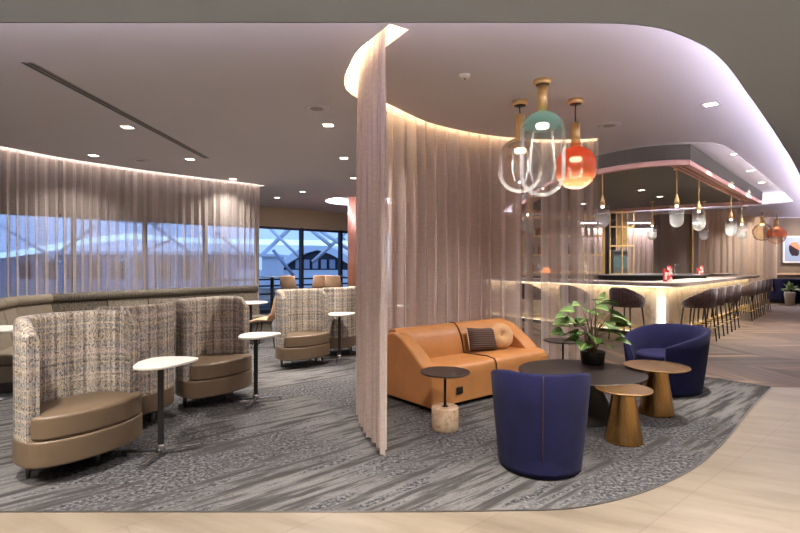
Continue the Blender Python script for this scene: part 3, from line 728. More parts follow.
def bottle(kind, m):
    mb = MB()
    if kind == 0: pr = [(.001,0),(.04,0),(.042,.01),(.042,.19),(.036,.215),(.015,.24),(.014,.30),(.017,.302),(.017,.315),(.001,.315)]
    elif kind == 1: pr = [(.001,0),(.052,0),(.055,.01),(.055,.14),(.045,.17),(.016,.19),(.016,.23),(.001,.23)]
    else: pr = [(.001,0),(.03,0),(.006,.008),(.005,.08),(.03,.10),(.042,.15),(.036,.20),(.034,.20),(.001,.11)]
    mb.lathe(pr, 12); return mb.build(('bottle','bottle','wine_glass')[kind], m)
bl = 0
protos = [bottle(0,'bottle_a'), bottle(0,'bottle_b'), bottle(1,'bottle_c'), bottle(1,'bottle_a'), bottle(2,'glass')]
lb = [('slim amber bottle on the brass framed bottle shelf','bottle','amber bottles on the bottle shelf'), ('slim green bottle on the brass framed bottle shelf','bottle','green bottles on the bottle shelf'),
      ('squat pale bottle on the brass framed bottle shelf','bottle','pale bottles on the bottle shelf'), ('squat amber bottle on the brass framed bottle shelf','bottle','squat amber bottles on the bottle shelf'),
      ('clear wine glass on the brass framed bottle shelf','glass','wine glasses on the bottle shelf')]
used = set()
for si, z in enumerate(SH):
    x = 3.42
    while x < 5.4:
        k_ = 4 if si == 3 and random.random() < .7 else random.randrange(5)
        o = protos[k_] if k_ not in used else protos[k_].copy()
        if k_ in used: COL.objects.link(o)
        used.add(k_); sn = ('lowest','second','third','top')[si]; tag(o, lb[k_][0].replace('on the brass', 'on the %s level of the brass' % sn), lb[k_][1], lb[k_][2] + ', %s level' % sn); o.location = (x, 13.4+.12+random.random()*.1, z+.0065)
        x += random.uniform(.13,.22)
rk = protos[4]
for z in (1.9,2.4):
    for x in (5.58,5.68,5.9,6.0):
        o = rk.copy(); COL.objects.link(o); o.location = (x, 13.22, z+.0065)
        tag(o, 'clear wine glass on the %s shelf of the brass shelf tower' % ('lower' if z < 2 else 'upper'), 'glass', 'wine glasses on the shelf tower')
# copper lamp on the bar, cards
bp0 = C0 + u1*3.0 + n1*(-.1)
q = bp0
lampo = thing('table_lamp', 'small copper table lamp on the bar seen through the curtain', 'lamp', (q.x, q.y, 1.07))
mb = MB(); mb.lathe([(.07,0),(.07,.015),(.012,.02),(.012,.22)], 16); mb.build('base', 'gold', lampo)
Mt['copshade'] = emit('lit_copper_shade', (255,150,80), .7)
mb = MB(); mb.lathe([(.12,.14),(.10,.22),(.03,.28)], 20, cap=False); mb.build('shade', 'copshade', lampo)
Mt['cardmix'] = mat('red_white_print', (214,130,120), .6)
_k = NT('printed_card'); _k.l(_k.ramp(_k.noise(_k.coord('Object'), 14, 2), [(.46, (200,60,56)), (.54, (236,220,208))]), _k.b.inputs['Base Color']); Mt['cardmix'] = _k.m
def card(p, s, label, rz):
    t_ = thing('menu_card', label, 'menu card', (p.x, p.y, 1.07), rz)
    mb = MB(); mb.box(-.07*s,.07*s,-.012,.012,0,.20*s); mb.build('card', 'red', t_)
    mb = MB(); mb.box(-.02*s,.065*s,-.03,-.014,.0,.24*s); mb.build('leaflet', 'cardmix', t_)
    mb = MB(); mb.box(-.05*s,-.02*s,-.02,-.0125,.03*s,.14*s); mb.build('leaflet', 'whitecard', t_)
q = C0 + u1*.15 + n1*(-.2) + n2*(-.25); card(Vector((5.35,10.0)), 1.3, 'red and white menu card standing on the bar corner', R(8))
q = C0 + u2*4.3 + n2*(-.32); card(q, 1.3, 'smaller menu card farther along the bar top', R(20))

# ------------------------------------------------------------------ bar stools
def make_stool():
    t_ = thing('bar_stool', 'x', 'bar stool')
    # shell faces +x, channel tufted
    rows = []; N = 72
    def shell(rad_off, top):
        row = []
        for i in range(N+1):
            f = -1 + 2*i/N; a = math.pi + f*R(128)
            rip = .010*abs(math.sin(f*36)) if rad_off > 0 else 0
            hgt = .95 - .24*max(0, abs(f)-.2)**1.15/.8**1.15
            rx, ry = .235+rad_off+rip, .245+rad_off+rip
            z = {'b': .60, 'm': .60+(hgt-.60)*.5, 't': hgt-.02, 'tt': hgt}[top]
            fl = {'b': .0, 'm': .02, 't': .035, 'tt': .035}[top]
            row.append(((rx+fl)*math.cos(a), (ry+fl)*math.sin(a), z))
        return row
    R_ = [shell(.0,'b'), shell(.03,'b'), shell(.035,'m'), shell(.03,'t'), shell(.015,'tt'), shell(-.0,'t'), shell(-.005,'m'), shell(0,'b')]
    mb = MB(); mb.grid(R_)
    for k_ in (0, -1): mb.face([r[k_] for r in R_[:-1]])
    mb.build('backrest', 'stool', t_)
    mb = MB(); pl = [(.23*math.copysign(abs(math.cos(a))**.7, math.cos(a)), .235*math.copysign(abs(math.sin(a))**.7, math.sin(a))) for a in [2*math.pi*i/32 for i in range(32)]]
    mb.prism(pl, .60, .685, True); mb.build('seat', 'stoolseat', t_, bevel=.025, seg=3)
    for sx in (-1,1):
        for sy in (-1,1):
            mb = MB(); mb.tube([(sx*.18, sy*.18, .60), (sx*.235, sy*.225, 0)], .018, 8, .010); mb.build('leg', 'stoolleg', t_)
    mb = MB(); c = [(.222,.215),(.222,-.215),(-.222,-.215),(-.222,.215),(.222,.215)]
    for p_, q_ in zip(c, c[1:]): mb.tube([(p_[0],p_[1],.24),(q_[0],q_[1],.24)], .008, 6)
    mb.build('footrest', 'gold', t_); return t_
st = make_stool(); st.scale = (1,1,1.04)
a1 = math.atan2(-n1.y, -n1.x); a2 = math.atan2(-n2.y, -n2.x)
stools = []
for i, s in enumerate((.41,1.6,2.8)):
    q = C0 + u1*s + n1*.57; stools.append((q, a1, ('bar stool at the front run of the bar, just right of the plant', 'bar stool at the front run, behind the thin curtain edge', 'bar stool at the front run, farthest behind the thin curtain')[i]))
for i, s in enumerate((.27,1.1,1.95,2.8)):
    q = C0 + u2*s + n2*.46; stools.append((q, a2 + (R(-8) if i == 0 else 0), ('bar stool at the right side of the bar, nearest the corner', 'second bar stool from the corner along the right side', 'third bar stool from the corner along the right side', 'fourth bar stool from the corner, last before the gap')[i]))
for i, s in enumerate((5.1,5.9,6.7,7.5,8.3)):
    q = C0 + u2*s + n2*.46; stools.append((q, a2, ('first bar stool after the gap in the row', 'second bar stool after the gap in the row', 'third bar stool after the gap in the row', 'fourth bar stool after the gap in the row', 'farthest bar stool of the whole row beside the far plant')[i]))
for i, (q, a, lb_) in enumerate(stools):
    o = place(st, i == 0, (q.x, q.y, .0), a, 'brown tufted ' + lb_, 'bar stools')

# ------------------------------------------------------------------ pendants over the bar
Mt['frost'] = glass_mat('white_faded_glass', (252,253,253), 1.1, ((240,242,236),(240,242,236)), .40, .40, .95, .0)
PZ = 2.08
pb = thing('bar_pendant', 'x', 'pendant lamp')
mb = MB(); mb.lathe([(.05,0),(.05,.02)], 16, (0,0,UC-PZ-.02)); mb.build('ceiling_plate', 'gold', pb)
mb = MB(); mb.tube([(0,0,.5),(0,0,UC-PZ-.02)], .012, 8); mb.build('stem', 'gold', pb)
mb = MB(); mb.lathe([(.03,.40),(.05,.42),(.04,.48),(.02,.56),(.012,.60)], 16); mb.build('socket', 'gold', pb)
mb = MB(); mb.lathe([(.001,0),(.045,.009),(.08,.033),(.105,.07),(.115,.12),(.115,.39),(.11,.40)], 24, cap=False); mb.build('glass_shade', 'frost', pb)
mb = MB(); mb.lathe([(.001,.36),(.025,.362),(.025,.40)], 14); mb.build('lamp_lens', 'lamp', pb)
arm = lambda s, w: (C0 + (u1 if w else u2)*s + (n1 if w else n2)*-.1)
pend = [(Vector((4.25,7.68)), 'glass bar pendant hanging over the bar corner, nearest of them'), (Vector((5.05,8.45)), 'second glass bar pendant, over the right side of the bar'),
        (Vector((6.62,10.0)), 'glass bar pendant over the bar top, paired with one just behind it'), (Vector((7.62,11.15)), 'glass bar pendant, hindmost over the right side of the bar'),
        (Vector((3.14,7.75)), 'glass bar pendant at the free edge of the thin curtain'), (Vector((2.3,9.0)), 'glass bar pendant seen through the thin curtain'),
        (Vector((7.05,11.6)), 'small glass bar pendant in front of the taupe column'), (Vector((5.85,11.6)), 'small glass bar pendant in front of the far pale curtain')]
for i, (q, l_) in enumerate(pend):
    o = place(pb, i == 0, (q.x*KC, q.y*KC, PZ), 0, l_, 'glass pendants over the bar')
def tall_ceiling(o, top):   # pendants beyond the canopy reach the far ceiling
    for ch in [x for x in bpy.data.objects if x.parent == o]:
        nm = ch.name.split('.')[0]
        if nm == 'stem':
            mb = MB(); mb.tube([(0,0,.5),(0,0,top-PZ-.02)], .012, 8); t2 = mb.build('stem', 'gold'); ch.data = t2.data; bpy.data.objects.remove(t2)
        if nm == 'ceiling_plate': ch.location.z += top - UC
for o in [x for x in bpy.data.objects if x.name.startswith('bar_pendant') and (x.location.y > 15.4)]: tall_ceiling(o, HF)
Mt['smoke'] = glass_mat('smoky_glass', (244,236,224), 1.3); Mt['amber'] = glass_mat('amber_band_glass', (252,244,236), 1.2, ((250,120,70),(250,150,110)), .4, .12, .1, .75)
for (x, y, z, m, l_) in ((11.45,15.8,2.16,'smoke','smoky glass globe pendant beyond the bar, next to the orange one'), (12.2,16.2,2.08,'amber','orange and clear glass globe pendant beyond the bar')):
    g = thing('globe_pendant', l_, 'pendant lamp', (x, y, z)); top = HC - z
    mb = MB(); mb.lathe([(.001,0),(.12,.02),(.22,.1),(.27,.24),(.27,.36),(.2,.47),(.09,.55),(.06,.58)], 28, cap=False); mb.build('glass_shade', m, g)
    mb = MB(); mb.lathe([(.055,.56),(.055,.8)], 16); mb.build('sleeve', 'gold', g)
    mb = MB(); mb.tube([(0,0,.8),(0,0,top-.02)], .008, 6); mb.build('cord', 'black', g)
    mb = MB(); mb.lathe([(.06,top-.025),(.06,top)], 16); mb.build('ceiling_plate', 'gold', g)
    mb = MB(); mb.lathe([(.05,.5),(.05,.53)], 16); mb.build('lamp_lens', 'warmdot', g)

# ------------------------------------------------------------------ three big pendants
Mt['tealglass'] = glass_mat('teal_topped_glass', (253,254,254), 1.5, ((150,190,188),(112,170,168)), .82, .14, .0, .92)
Mt['smokeglass'] = glass_mat('brown_topped_glass', (253,251,249), 1.5, ((160,138,120),(140,114,94)), .80, .16, .0, .85)
Mt['orangeglass'] = glass_mat('orange_glass', (254,244,236), 1.4, ((236,150,92),(226,70,44)), .42, .35, .30, .92)
def pendant(label, x, y, tube_top, tube_bot, prof, m, inner, tr_=.045):
    g = thing('pendant_lamp', label, 'pendant lamp', (x, y, prof[0][1] if False else 0))
    mb = MB(); mb.lathe([(.055,-.045),(.075,-.04),(.078,0)], 28, (0,0,HC)); mb.build('ceiling_canopy', 'gold', g)
    mb = MB(); mb.lathe([(.001,-.05),(.06,-.047),(.06,-.044)], 24, (0,0,HC)); mb.build('canopy_cover', 'black', g)
    mb = MB(); mb.tube([(.0,0,HC-.04),(-.006,0,(HC+tube_top)/2),(0,0,tube_top)], .006, 6); mb.build('cord', 'black', g)
    mb = MB(); mb.lathe([(tr_,tube_bot),(tr_,tube_top),(tr_-.01,tube_top+.004)], 24); mb.build('sleeve', 'gold', g)
    mb = MB(); mb.lathe(prof, 40, cap=False); mb.build('glass_shade', m, g)
    mb = MB(); mb.lathe([(.055,tube_bot-.11-.03),(.06,tube_bot-.11),(.05,tube_bot-.10)], 20); mb.build('lamp_lens', 'warmdot', g)
    mb = MB(); mb.lathe(inner, 28, cap=False); mb.build('inner_glass', 'glass', g)
    arealight('bulb', (0,0,tube_bot-.16), .06, 2, parent=g)
def capsule(zb, zt, r, top=.045, squash=1.0, cyl=True, n=10):
    P = []
    for i in range(n+1):
        a = -math.pi/2 + math.pi/2*i/n; P.append((max(.001, r*math.cos(a)), zb + r*squash*(1+math.sin(a))))
    for i in range(1, n+1):
        a = math.pi/2*i/n; rr = r*math.cos(a)
        if rr < top: break
        P.append((rr, zt - r*squash + r*squash*math.sin(a)))
    P.append((top, zt)); return P
pendant('large teal-topped clear glass capsule pendant, middle of the three', 1.31, 4.6, 3.07, 2.80, capsule(2.03,2.81,.205,.05), 'tealglass', [(.10,2.18),(.125,2.3),(.105,2.5),(.09,2.66)])
pendant('clear globe pendant with brown tinted top beside the teal one', 1.25, 5.2, 2.96, 2.71, capsule(2.15,2.72,.225,.045,1.0), 'smokeglass', [(.06,2.28),(.09,2.4),(.08,2.6)])
pendant('orange glass globe pendant on a short cord', 1.81, 5.15, 2.86, 2.61, capsule(2.18,2.62,.2,.045,.95), 'orangeglass', [(.05,2.3),(.07,2.4),(.07,2.52)])

# ------------------------------------------------------------------ orange sofa
ang = R(38.5)
sf = thing('leather_sofa', 'orange leather two-seat sofa standing before the gathered curtain', 'sofa', (.295,4.74,0), ang)
SW, SD = 1.80, .74
mb = MB(); mb.box(.06,SW-.06,.05,SD-.05,0,.05); mb.build('plinth', 'black', sf)
for x0, x1 in ((.015,.895),(.905,SW-.015)):
    mb = MB(); P = [(0,.04),(0,.30),(.004,.36),(.02,.395),(.05,.412),(.12,.42),(.5,.405),(.5,.04)]
    mb.grid([[(x, y+(-.03 if y < .1 else 0), z) for y, z in P+[P[0]]] for x in (x0,x1)], smooth=False)
    mb.face([(x0,y+(-.03 if y < .1 else 0),z) for y,z in P]); mb.face([(x1,y+(-.03 if y < .1 else 0),z) for y,z in P]); mb.build('seat', 'orange', sf, bevel=.012, seg=3)
    mb = MB(); P = [(.44,.40),(.465,.52),(.50,.62),(.54,.685),(.59,.725),(.64,.73),(.69,.715),(SD,.65),(SD+.01,.3),(SD,.04),(.44,.04)]
    X0, X1 = (0.02 if x0 < .5 else x0), (x1 if x0 < .5 else SW-.02)
    mb.grid([[(x, y, z) for y, z in P+[P[0]]] for x in (X0,X1)], smooth=False); mb.face([(X0,y,z) for y,z in P]); mb.face([(X1,y,z) for y,z in P]); mb.build('backrest', 'orange', sf, bevel=.015, seg=3)
def arm_prof():
    c = catmull([Vector(p) for p in ((-.035,.355),(.03,.385),(.12,.435),(.23,.52),(.35,.605),(.46,.675),(.57,.70),(.67,.685),(.735,.64))], 4)
    return [(-.035,.04)] + [(p.x,p.y) for p in c] + [(SD+.01,.3),(SD,.04)]
for sgn, xo in ((1,0.0),(-1,SW)):
    P = arm_prof(); mb = MB(); secs = []
    for dx, ins in ((-.02,.02),(.0,0.0),(.10,.0),(.17,.03)):
        secs.append([(xo+sgn*dx, y + (ins*.4 if y < 0 else 0), z-ins*(1 if z > .2 else 0)) for y, z in P])
    mb.grid(secs, close=True); mb.face(secs[0]); mb.face(secs[-1]); mb.build('armrest', 'orange', sf, bevel=.012, seg=2)
mb = MB(); sm = [(.895,-.033,.06),(.895,-.033,.36),(.895,-.005,.408),(.895,.1,.423),(.895,.44,.412),(.895,.47,.53),(.895,.50,.625),(.895,.54,.69),(.895,.59,.73),(.895,.64,.735),(.895,.69,.72)]
mb.tube([(.9,y,z) for _,y,z in sm], .006, 6); mb.build('piping', 'seam', sf)
mb = MB(); mb.box(.30,.39,-.042,-.034,.13,.20); po = mb.build('power_outlet', 'black', sf, bevel=.004)
mb = MB(); mb.box(.315,.34,-.044,-.041,.15,.18); mb.box(.35,.375,-.044,-.041,.15,.18); mb.build('socket', 'dark', po)
def sof(x, y, z): c, s = math.cos(ang), math.sin(ang); return (.295 + x*c - y*s, 4.74 + x*s + y*c, z)
def cushion(name, w, h, d, m, label, cat, loc, rot):
    t_ = bpy.data.objects.new(name, None); COL.objects.link(t_); t_.location = loc; t_.rotation_euler = rot; tag(t_, label, cat)
    mb = MB(); N = 14; rows = []
    for s in (1,-1):
        R2 = []
        for i in range(N+1):
            r = []
            for j in range(N+1):
                u, v = -1+2*i/N, -1+2*j/N; e_ = ((1-u**4)*(1-v**4))**.55
                pin = 1-.06*(1-abs(v))*abs(u); pin2 = 1-.06*(1-abs(u))*abs(v)
                r.append((u*w/2*pin, s*d/2*e_, v*h/2*pin2))
            R2.append(r)
        mb.grid(R2)
    mb.build('cover', m, t_); return t_
pz = cushion('throw_pillow', .42, .27, .12, 'pillowd', 'dark brown striped pillow leaning on the sofa backrest', 'pillow', sof(1.13,.385,.545), (R(-18), R(4), ang+R(-6)))
mb = MB(); mb.tube([(-.205,0,.125),(-.20,.0,0),(-.205,0,-.125)], .006, 6); mb.build('piping', 'piping', pz)
rp = bpy.data.objects.new('round_pillow', None); COL.objects.link(rp); rp.location = sof(1.42,.35,.567); rp.rotation_euler = (R(-22), 0, ang+R(-22)); tag(rp, 'round tan tufted pillow beside the striped pillow on the sofa', 'pillow')
mb = MB(); rows = []
for i in range(25):
    a = math.pi*i/24; r = .155*math.sin(a)**.75 if 0 < i < 24 else .001; zz_ = .075*math.cos(a)
    dimp = .045*math.exp(-(r/.045)**2); rows.append([(r*math.cos(t)*(1+.012*math.cos(10*t)), -(zz_ - math.copysign(dimp, zz_)), r*math.sin(t)*(1+.012*math.cos(10*t))) for t in [2*math.pi*j/40 for j in range(40)]])
mb.grid(rows, close=True); mb.build('cover', 'pillowt', rp)
mb = MB(); mb.lathe([(.001,-.006),(.012,0),(.001,.006)], 12); bt = mb.build('button', 'pillowt', rp); bt.location = (0,-.036,0); bt.rotation_euler = (R(90),0,0)

# ------------------------------------------------------------------ side tables with stone base
def pole_table(label, x, y, ht, r, base='marble'):
    g = thing('side_table', label, 'side table', (x, y, 0))
    mb = MB(); mb.lathe([(.112,0),(.116,.01),(.116,.185),(.11,.195)], 36); mb.build('stone_base', base, g)
    mb = MB(); mb.lathe([(.012,.19),(.012,ht-.012)], 12); mb.lathe([(.03,.195),(.012,.205)], 16); mb.build('pole', 'black', g)
    mb = MB(); mb.lathe([(r-.012,ht-.014),(r,ht-.006),(r,ht),(r-.004,ht+.003)], 48); mb.build('table_top', 'darktop', g)
pole_table('round brown-topped side table on a travertine drum before the sofa', .385, 4.27, .49, .215)
pole_table('round dark side table between the sofa end and the plant', 1.95, 5.98, .50, .23)

# ------------------------------------------------------------------ cocktail tables
g = thing('coffee_table', 'large round dark bronze coffee table behind the front navy chair', 'table', (1.67,4.62,0))
mb = MB(); mb.lathe([(.30,0),(.30,.01),(.135,.38),(.15,.40)], 48); mb.build('conical_base', 'darkbase', g)
mb = MB(); mb.lathe([(.54,.405),(.56,.412),(.56,.42),(.555,.424)], 72); mb.build('table_top', 'darktop', g)
mb = MB(); mb.lathe([(.012,.424),(.012,.427)], 12, (-.02,-.1,0)); mb.build('cap', 'chrome', g)
def brass_table(label, x, y, ht, r, rb, rn):
    g = thing('accent_table', label, 'side table', (x, y, 0))
    mb = MB(); mb.lathe([(rb,0),(rb,.012),(rn,ht-.03),(rn+.01,ht-.012)], 48); mb.build('conical_base', 'brass', g)
    mb = MB(); mb.lathe([(r-.01,ht-.016),(r,ht-.008),(r,ht-.001),(r-.004,ht+.001)], 64); mb.build('table_top', 'goldtop', g)
brass_table('smaller brushed brass table with conical base, in front', 1.78, 3.98, .42, .215, .145, .085)
brass_table('larger brushed brass table beside the farther navy chair', 2.42, 4.72, .45, .285, .155, .095)

# ------------------------------------------------------------------ tub chairs
def tub_chair(label, x, y, rz, half=None, W2=.36, D2=.42):
    g = thing('tub_chair', label, 'armchair', (x, y, 0), rz)
    N = 56; A0 = R(138)
    def ringr(sc, zf, inward=0.0):
        row = []
        for i in range(N+1):
            f = -1+2*i/N; a = math.pi + f*A0
            hgt = .70 - .17*max(0, abs(f)-.28)**1.6/.72**1.6
            z = zf(hgt); k_ = .80 + .20*(z/.70)**.8
            row.append(((D2*k_-inward)*math.cos(a), (W2*k_-inward)*math.sin(a), z))
        return row
    secs = [ringr(1, lambda h_: .012), ringr(1, lambda h_: .04), ringr(1, lambda h_: h_*.35), ringr(1, lambda h_: h_*.7), ringr(1, lambda h_: h_-.015), ringr(1, lambda h_: h_, .012),
            ringr(1, lambda h_: h_, .035), ringr(1, lambda h_: h_-.02, .055), ringr(1, lambda h_: h_*.8, .075), ringr(1, lambda h_: .36, .09), ringr(1, lambda h_: .30, .085), ringr(1, lambda h_: .012, .05)]
    mb = MB(); mb.grid(secs+[secs[0]])
    for k_ in (0,-1): mb.face([r[k_] for r in secs], True)
    mb.build('shell', 'navy', g)
    n_ = 40; ell = [(.0+(.315 if math.cos(t) < 0 else .33)*math.cos(t), .275*math.sin(t)) for t in [2*math.pi*i/n_ for i in range(n_)]]
    mb = MB(); mb.prism([(p[0]+.0, p[1]) for p in ell], .025, .30, True); mb.build('seat_base', 'navy', g, bevel=.02)
    mb = MB(); mb.prism([(p[0]*1.0+.005, p[1]*1.0) for p in ell], .30, .425, True); mb.build('seat_cushion', 'navy', g, bevel=.035, seg=4)
    mb = MB(); mb.lathe([(.25,0),(.25,.013)], 32); mb.build('plinth', 'black', g)
    mb = MB(); z_ = [.03,.2,.35,.5,.62,.695]; mb.tube([(-D2*(.80+.20*(z/.70)**.8)-.0005, 0, z) for z in z_], .003, 6); mb.build('seam', 'seam', g)
    return g
tub_chair('navy velvet tub chair seen from behind, in front of the coffee table', .985, 3.53, R(78), W2=.345, D2=.37)
tub_chair('navy velvet tub chair opening towards the tables, behind the larger brass one', 2.98, 5.62, R(205), W2=.42, D2=.49)

# ------------------------------------------------------------------ plant
pl = thing('potted_plant', 'striped green calathea plant in a black pot on the coffee table', 'plant', (1.90,4.93,.425))
mb = MB(); mb.lathe([(.085,0),(.105,.005),(.118,.12),(.118,.13),(.105,.13),(.10,.11)], 32); mb.build('pot', 'pot', pl)
mb = MB(); mb.lathe([(.001,.115),(.108,.112)], 24, cap=False); mb.build('soil', 'soil', pl)
rnd = random.Random(5); fb_ = MB(); sb_ = MB()
leaves = [(-.24,-.04,.34,.17),(.16,.06,.58,.18),(.3,-.02,.3,.19),(-.08,-.1,.48,.16),(.05,-.15,.12,.18),(-.28,-.1,.14,.18),(.2,-.08,.44,.17),(-.16,-.02,.52,.15),(-.33,-.02,.40,.17),(-.30,.05,.30,.2),(-.26,-.08,.22,.22),(-.12,-.08,.38,.17),(.02,.02,.50,.19),(.10,.08,.54,.20),(.02,-.06,.60,.19),(.20,-.04,.36,.22),(.27,.05,.40,.2),(.14,-.12,.24,.2),(.24,-.1,.14,.18),(-.14,-.14,.12,.2),(-.05,-.16,.2,.18),
          (-.2,.12,.45,.18),(.1,.16,.4,.2),(-.03,.12,.3,.2),(-.18,.02,.15,.2),(.26,.12,.25,.2),(.06,-.14,.34,.17),(-.1,.0,.22,.2),(-.36,.04,.2,.18),(.18,.02,.46,.18)]
for (lx, ly, lz, ll) in leaves:
    base = Vector((rnd.uniform(-.03,.03), rnd.uniform(-.03,.03), .11)); tip = Vector((lx*.74, ly*.74, .11+lz*.88)); mid = (base+tip)/2 + Vector((-lx*.14, -ly*.14, .05))
    sb_.tube([tuple(base), tuple(mid), tuple(tip)], .006, 6, .003)
    dirh = Vector((lx, ly-.05, 0)).normalized() if (lx or ly) else Vector((1,0,0)); drop = rnd.uniform(.0,.5); ll *= .88
    dv = (dirh + Vector((0,0,drop))).normalized(); sd_ = dv.cross(Vector((0,0,1))).normalized(); up = sd_.cross(dv)
    tilt = rnd.uniform(-.5,.5); sd2 = sd_*math.cos(tilt) + up*math.sin(tilt); up2 = -sd_*math.sin(tilt) + up*math.cos(tilt)
    rows = []; uvs = []
    for i in range(11):
        u = i/10; w = ll*.52*(math.sin(math.pi*min(1, u**.8*.98+.02)))**.75 if 0 < i < 10 else .001
        c = tip + dv*ll*u*1.05 - up*(.06*u*u)*1.0 if False else tip + dv*(ll*u) + Vector((0,0,-.05*u*u))
        rows.append([tuple(c + sd2*w*s + up2*(abs(s)*w*.28)) for s in (-1,-.5,0,.5,1)]); uvs.append([(u, .5+s*.5) for s in (-1,-.5,0,.5,1)])
    fb_.grid(rows, uvs)
fb_.build('foliage', 'leaf', pl); sb_.build('stems', 'stem', pl)

# ------------------------------------------------------------------ booth seats
def make_booth():
    g = thing('booth_seat', 'x', 'lounge seat')
    N = 40
    def plan(x_end, ax, ay, off=0):
        pts = []
        for i in range(N+1):
            ph = -math.pi/2 + math.pi*i/N; c = abs(math.cos(ph))**.75; s = math.copysign(abs(math.sin(ph))**.85, math.sin(ph))
            pts.append((x_end-(ax)*c, ay*s))
        return pts
    Oo = plan(.05,.42,.45); Oi = plan(.05,.33,.36)
    # heights along the back, rounded shoulders at both ends
    def hh(i):
        e_ = abs(-1+2*i/N); return 1.055 - (.10*((e_-.86)/.14)**2 if e_ > .86 else 0)
    u = [0]
    for a, b in zip(Oo, Oo[1:]): u.append(u[-1]+math.dist(a, b))
    def sec(f, z_, voff):
        return [(Oo[i][0]*(1-f)+Oi[i][0]*f, Oo[i][1]*(1-f)+Oi[i][1]*f, z_(hh(i))) for i in range(N+1)], [(u[i]*(1 if f < .5 else .9), voff(hh(i))) for i in range(N+1)]
    S_ = []; 
    for f, z_, vo in ((0, lambda h_: .28, lambda h_: .28), (0, lambda h_: .6, lambda h_: .6), (0, lambda h_: h_-.04, lambda h_: h_-.04), (.08, lambda h_: h_-.012, lambda h_: h_-.01), (.3, lambda h_: h_, lambda h_: h_+.02), (.7, lambda h_: h_, lambda h_: h_+.06),
                      (.92, lambda h_: h_-.012, lambda h_: h_+.09), (1, lambda h_: h_-.04, lambda h_: h_+.12), (1, lambda h_: .7, lambda h_: 1.5), (1, lambda h_: .28, lambda h_: 1.92)):
        S_.append(sec(f, z_, vo))
    mb = MB(); mb.grid([a for a, b in S_], [b for a, b in S_])
    for k_ in (0, N):
        ring_ = [a[k_] for a, b in S_]
        cap = mb.face(ring_, False)
        if cap:
            for lp in cap.loops: lp[mb.uv].uv = (lp.vert.co.x+lp.vert.co.y, lp.vert.co.z)
    mb.build('backrest', 'plaid', g)
    fr = [(.05+.20*math.cos(ph), .45*math.sin(ph)) for ph in [math.pi/2 - math.pi*i/24 for i in range(25)]]
    base = [(.05+(x-.05)*1.01, y*1.01) for x, y in Oo] + fr[1:-1]
    mb = MB(); mb.prism(base, .12, .29, False); mb.build('base', 'leather', g, bevel=.018, seg=3)
    fi = [(.05+.235*math.cos(ph)*1.0, .392*math.sin(ph)) for ph in [math.pi/2 - math.pi*i/24 for i in range(25)]]
    # cushion front reaches out past the arms
    cu = [(x+.004, y) for x, y in Oi] + [(.05+.195*math.cos(ph)**.9, .44*math.sin(ph)) for ph in [math.radians(86) - math.radians(172)*i/24 for i in range(25)]]
    mb = MB(); mb.prism(cu, .292, .445, False); mb.build('seat_cushion', 'leather', g, bevel=.035, seg=4)
    for (lx, ly) in ((-.12,-.34),(.08,.05),(-.12,.34),(-.30,0)):
        mb = MB(); mb.lathe([(.014,0),(.026,.12)], 14, (lx, ly, 0)); mb.build('leg', 'greyleg', g)
    return g
bo = make_booth(); bo.scale = (.95,.87,1)
booths = [((-2.21,3.50), -26, 'plaid high-back booth seat with brown leather cushion, biggest and nearest'),
          ((-2.46,4.5), 165, 'plaid high-back booth seat turned away, just behind the nearest one'),
          ((-1.88,5.14), -30, 'plaid high-back booth seat with brown cushion in the middle, behind the first white table'),
          ((-1.34,7.0), -42, 'plaid high-back booth seat with brown cushion, facing out beyond the second white table'),
          ((-1.05,8.0), 150, 'plaid high-back booth seat turned away, beyond the third white table')]
for i, ((x, y), a, l_) in enumerate(booths): place(bo, i == 0, (x, y, 0), R(a), l_, 'plaid booth seats')

# ------------------------------------------------------------------ laptop tables
def make_ltable():
    g = thing('laptop_table', 'x', 'side table')
    tp = catmull([Vector(p) for p in ((-.2,.02),(-.16,-.12),(-.02,-.165),(.13,-.12),(.26,.03),(.27,.10),(.15,.145),(0,.16),(-.14,.13),(-.2,.02))], 5)[:-1]
    mb = MB(); mb.prism([(p.x*.84, p.y*1.35) for p in tp], .668, .69); mb.build('table_top', 'white', g, bevel=.007, seg=2)
    mb = MB(); mb.box(-.02,.02,-.012,.012,.06,.668); mb.build('pole', 'black', g, bevel=.003)
    mb = MB(); mb.lathe([(.034,.035),(.03,.075),(.02,.085)], 20); mb.build('hub', 'chrome', g)
    for a in (R(22), R(178), R(262)):
        mb = MB(); c, s = math.cos(a), math.sin(a); mb.M = Matrix.Rotation(a, 4, 'Z'); mb.box(.02,.27,-.016,.016,.03,.045); mb.lathe([(.012,0),(.014,.03)], 10, (.25,0,0)); mb.build('foot', 'chrome' if a != R(178) else 'black', g, bevel=.003)
    return g
lt = make_ltable()
for i, ((x, y), a, l_) in enumerate([((-1.76,3.68), 8, 'white-topped table on a black pole beside the nearest booth seat'), ((-1.47,5.1), 5, 'white-topped table on a black pole beside the middle booth seat'),
        ((-.89,7.35), 5, 'white-topped table on a black pole nearest the tall curtain'), ((-.05,8.8), 0, 'white-topped table glimpsed behind the gathered curtain')]):
    place(lt, i == 0, (x, y, 0), R(a), l_, 'white laptop tables')

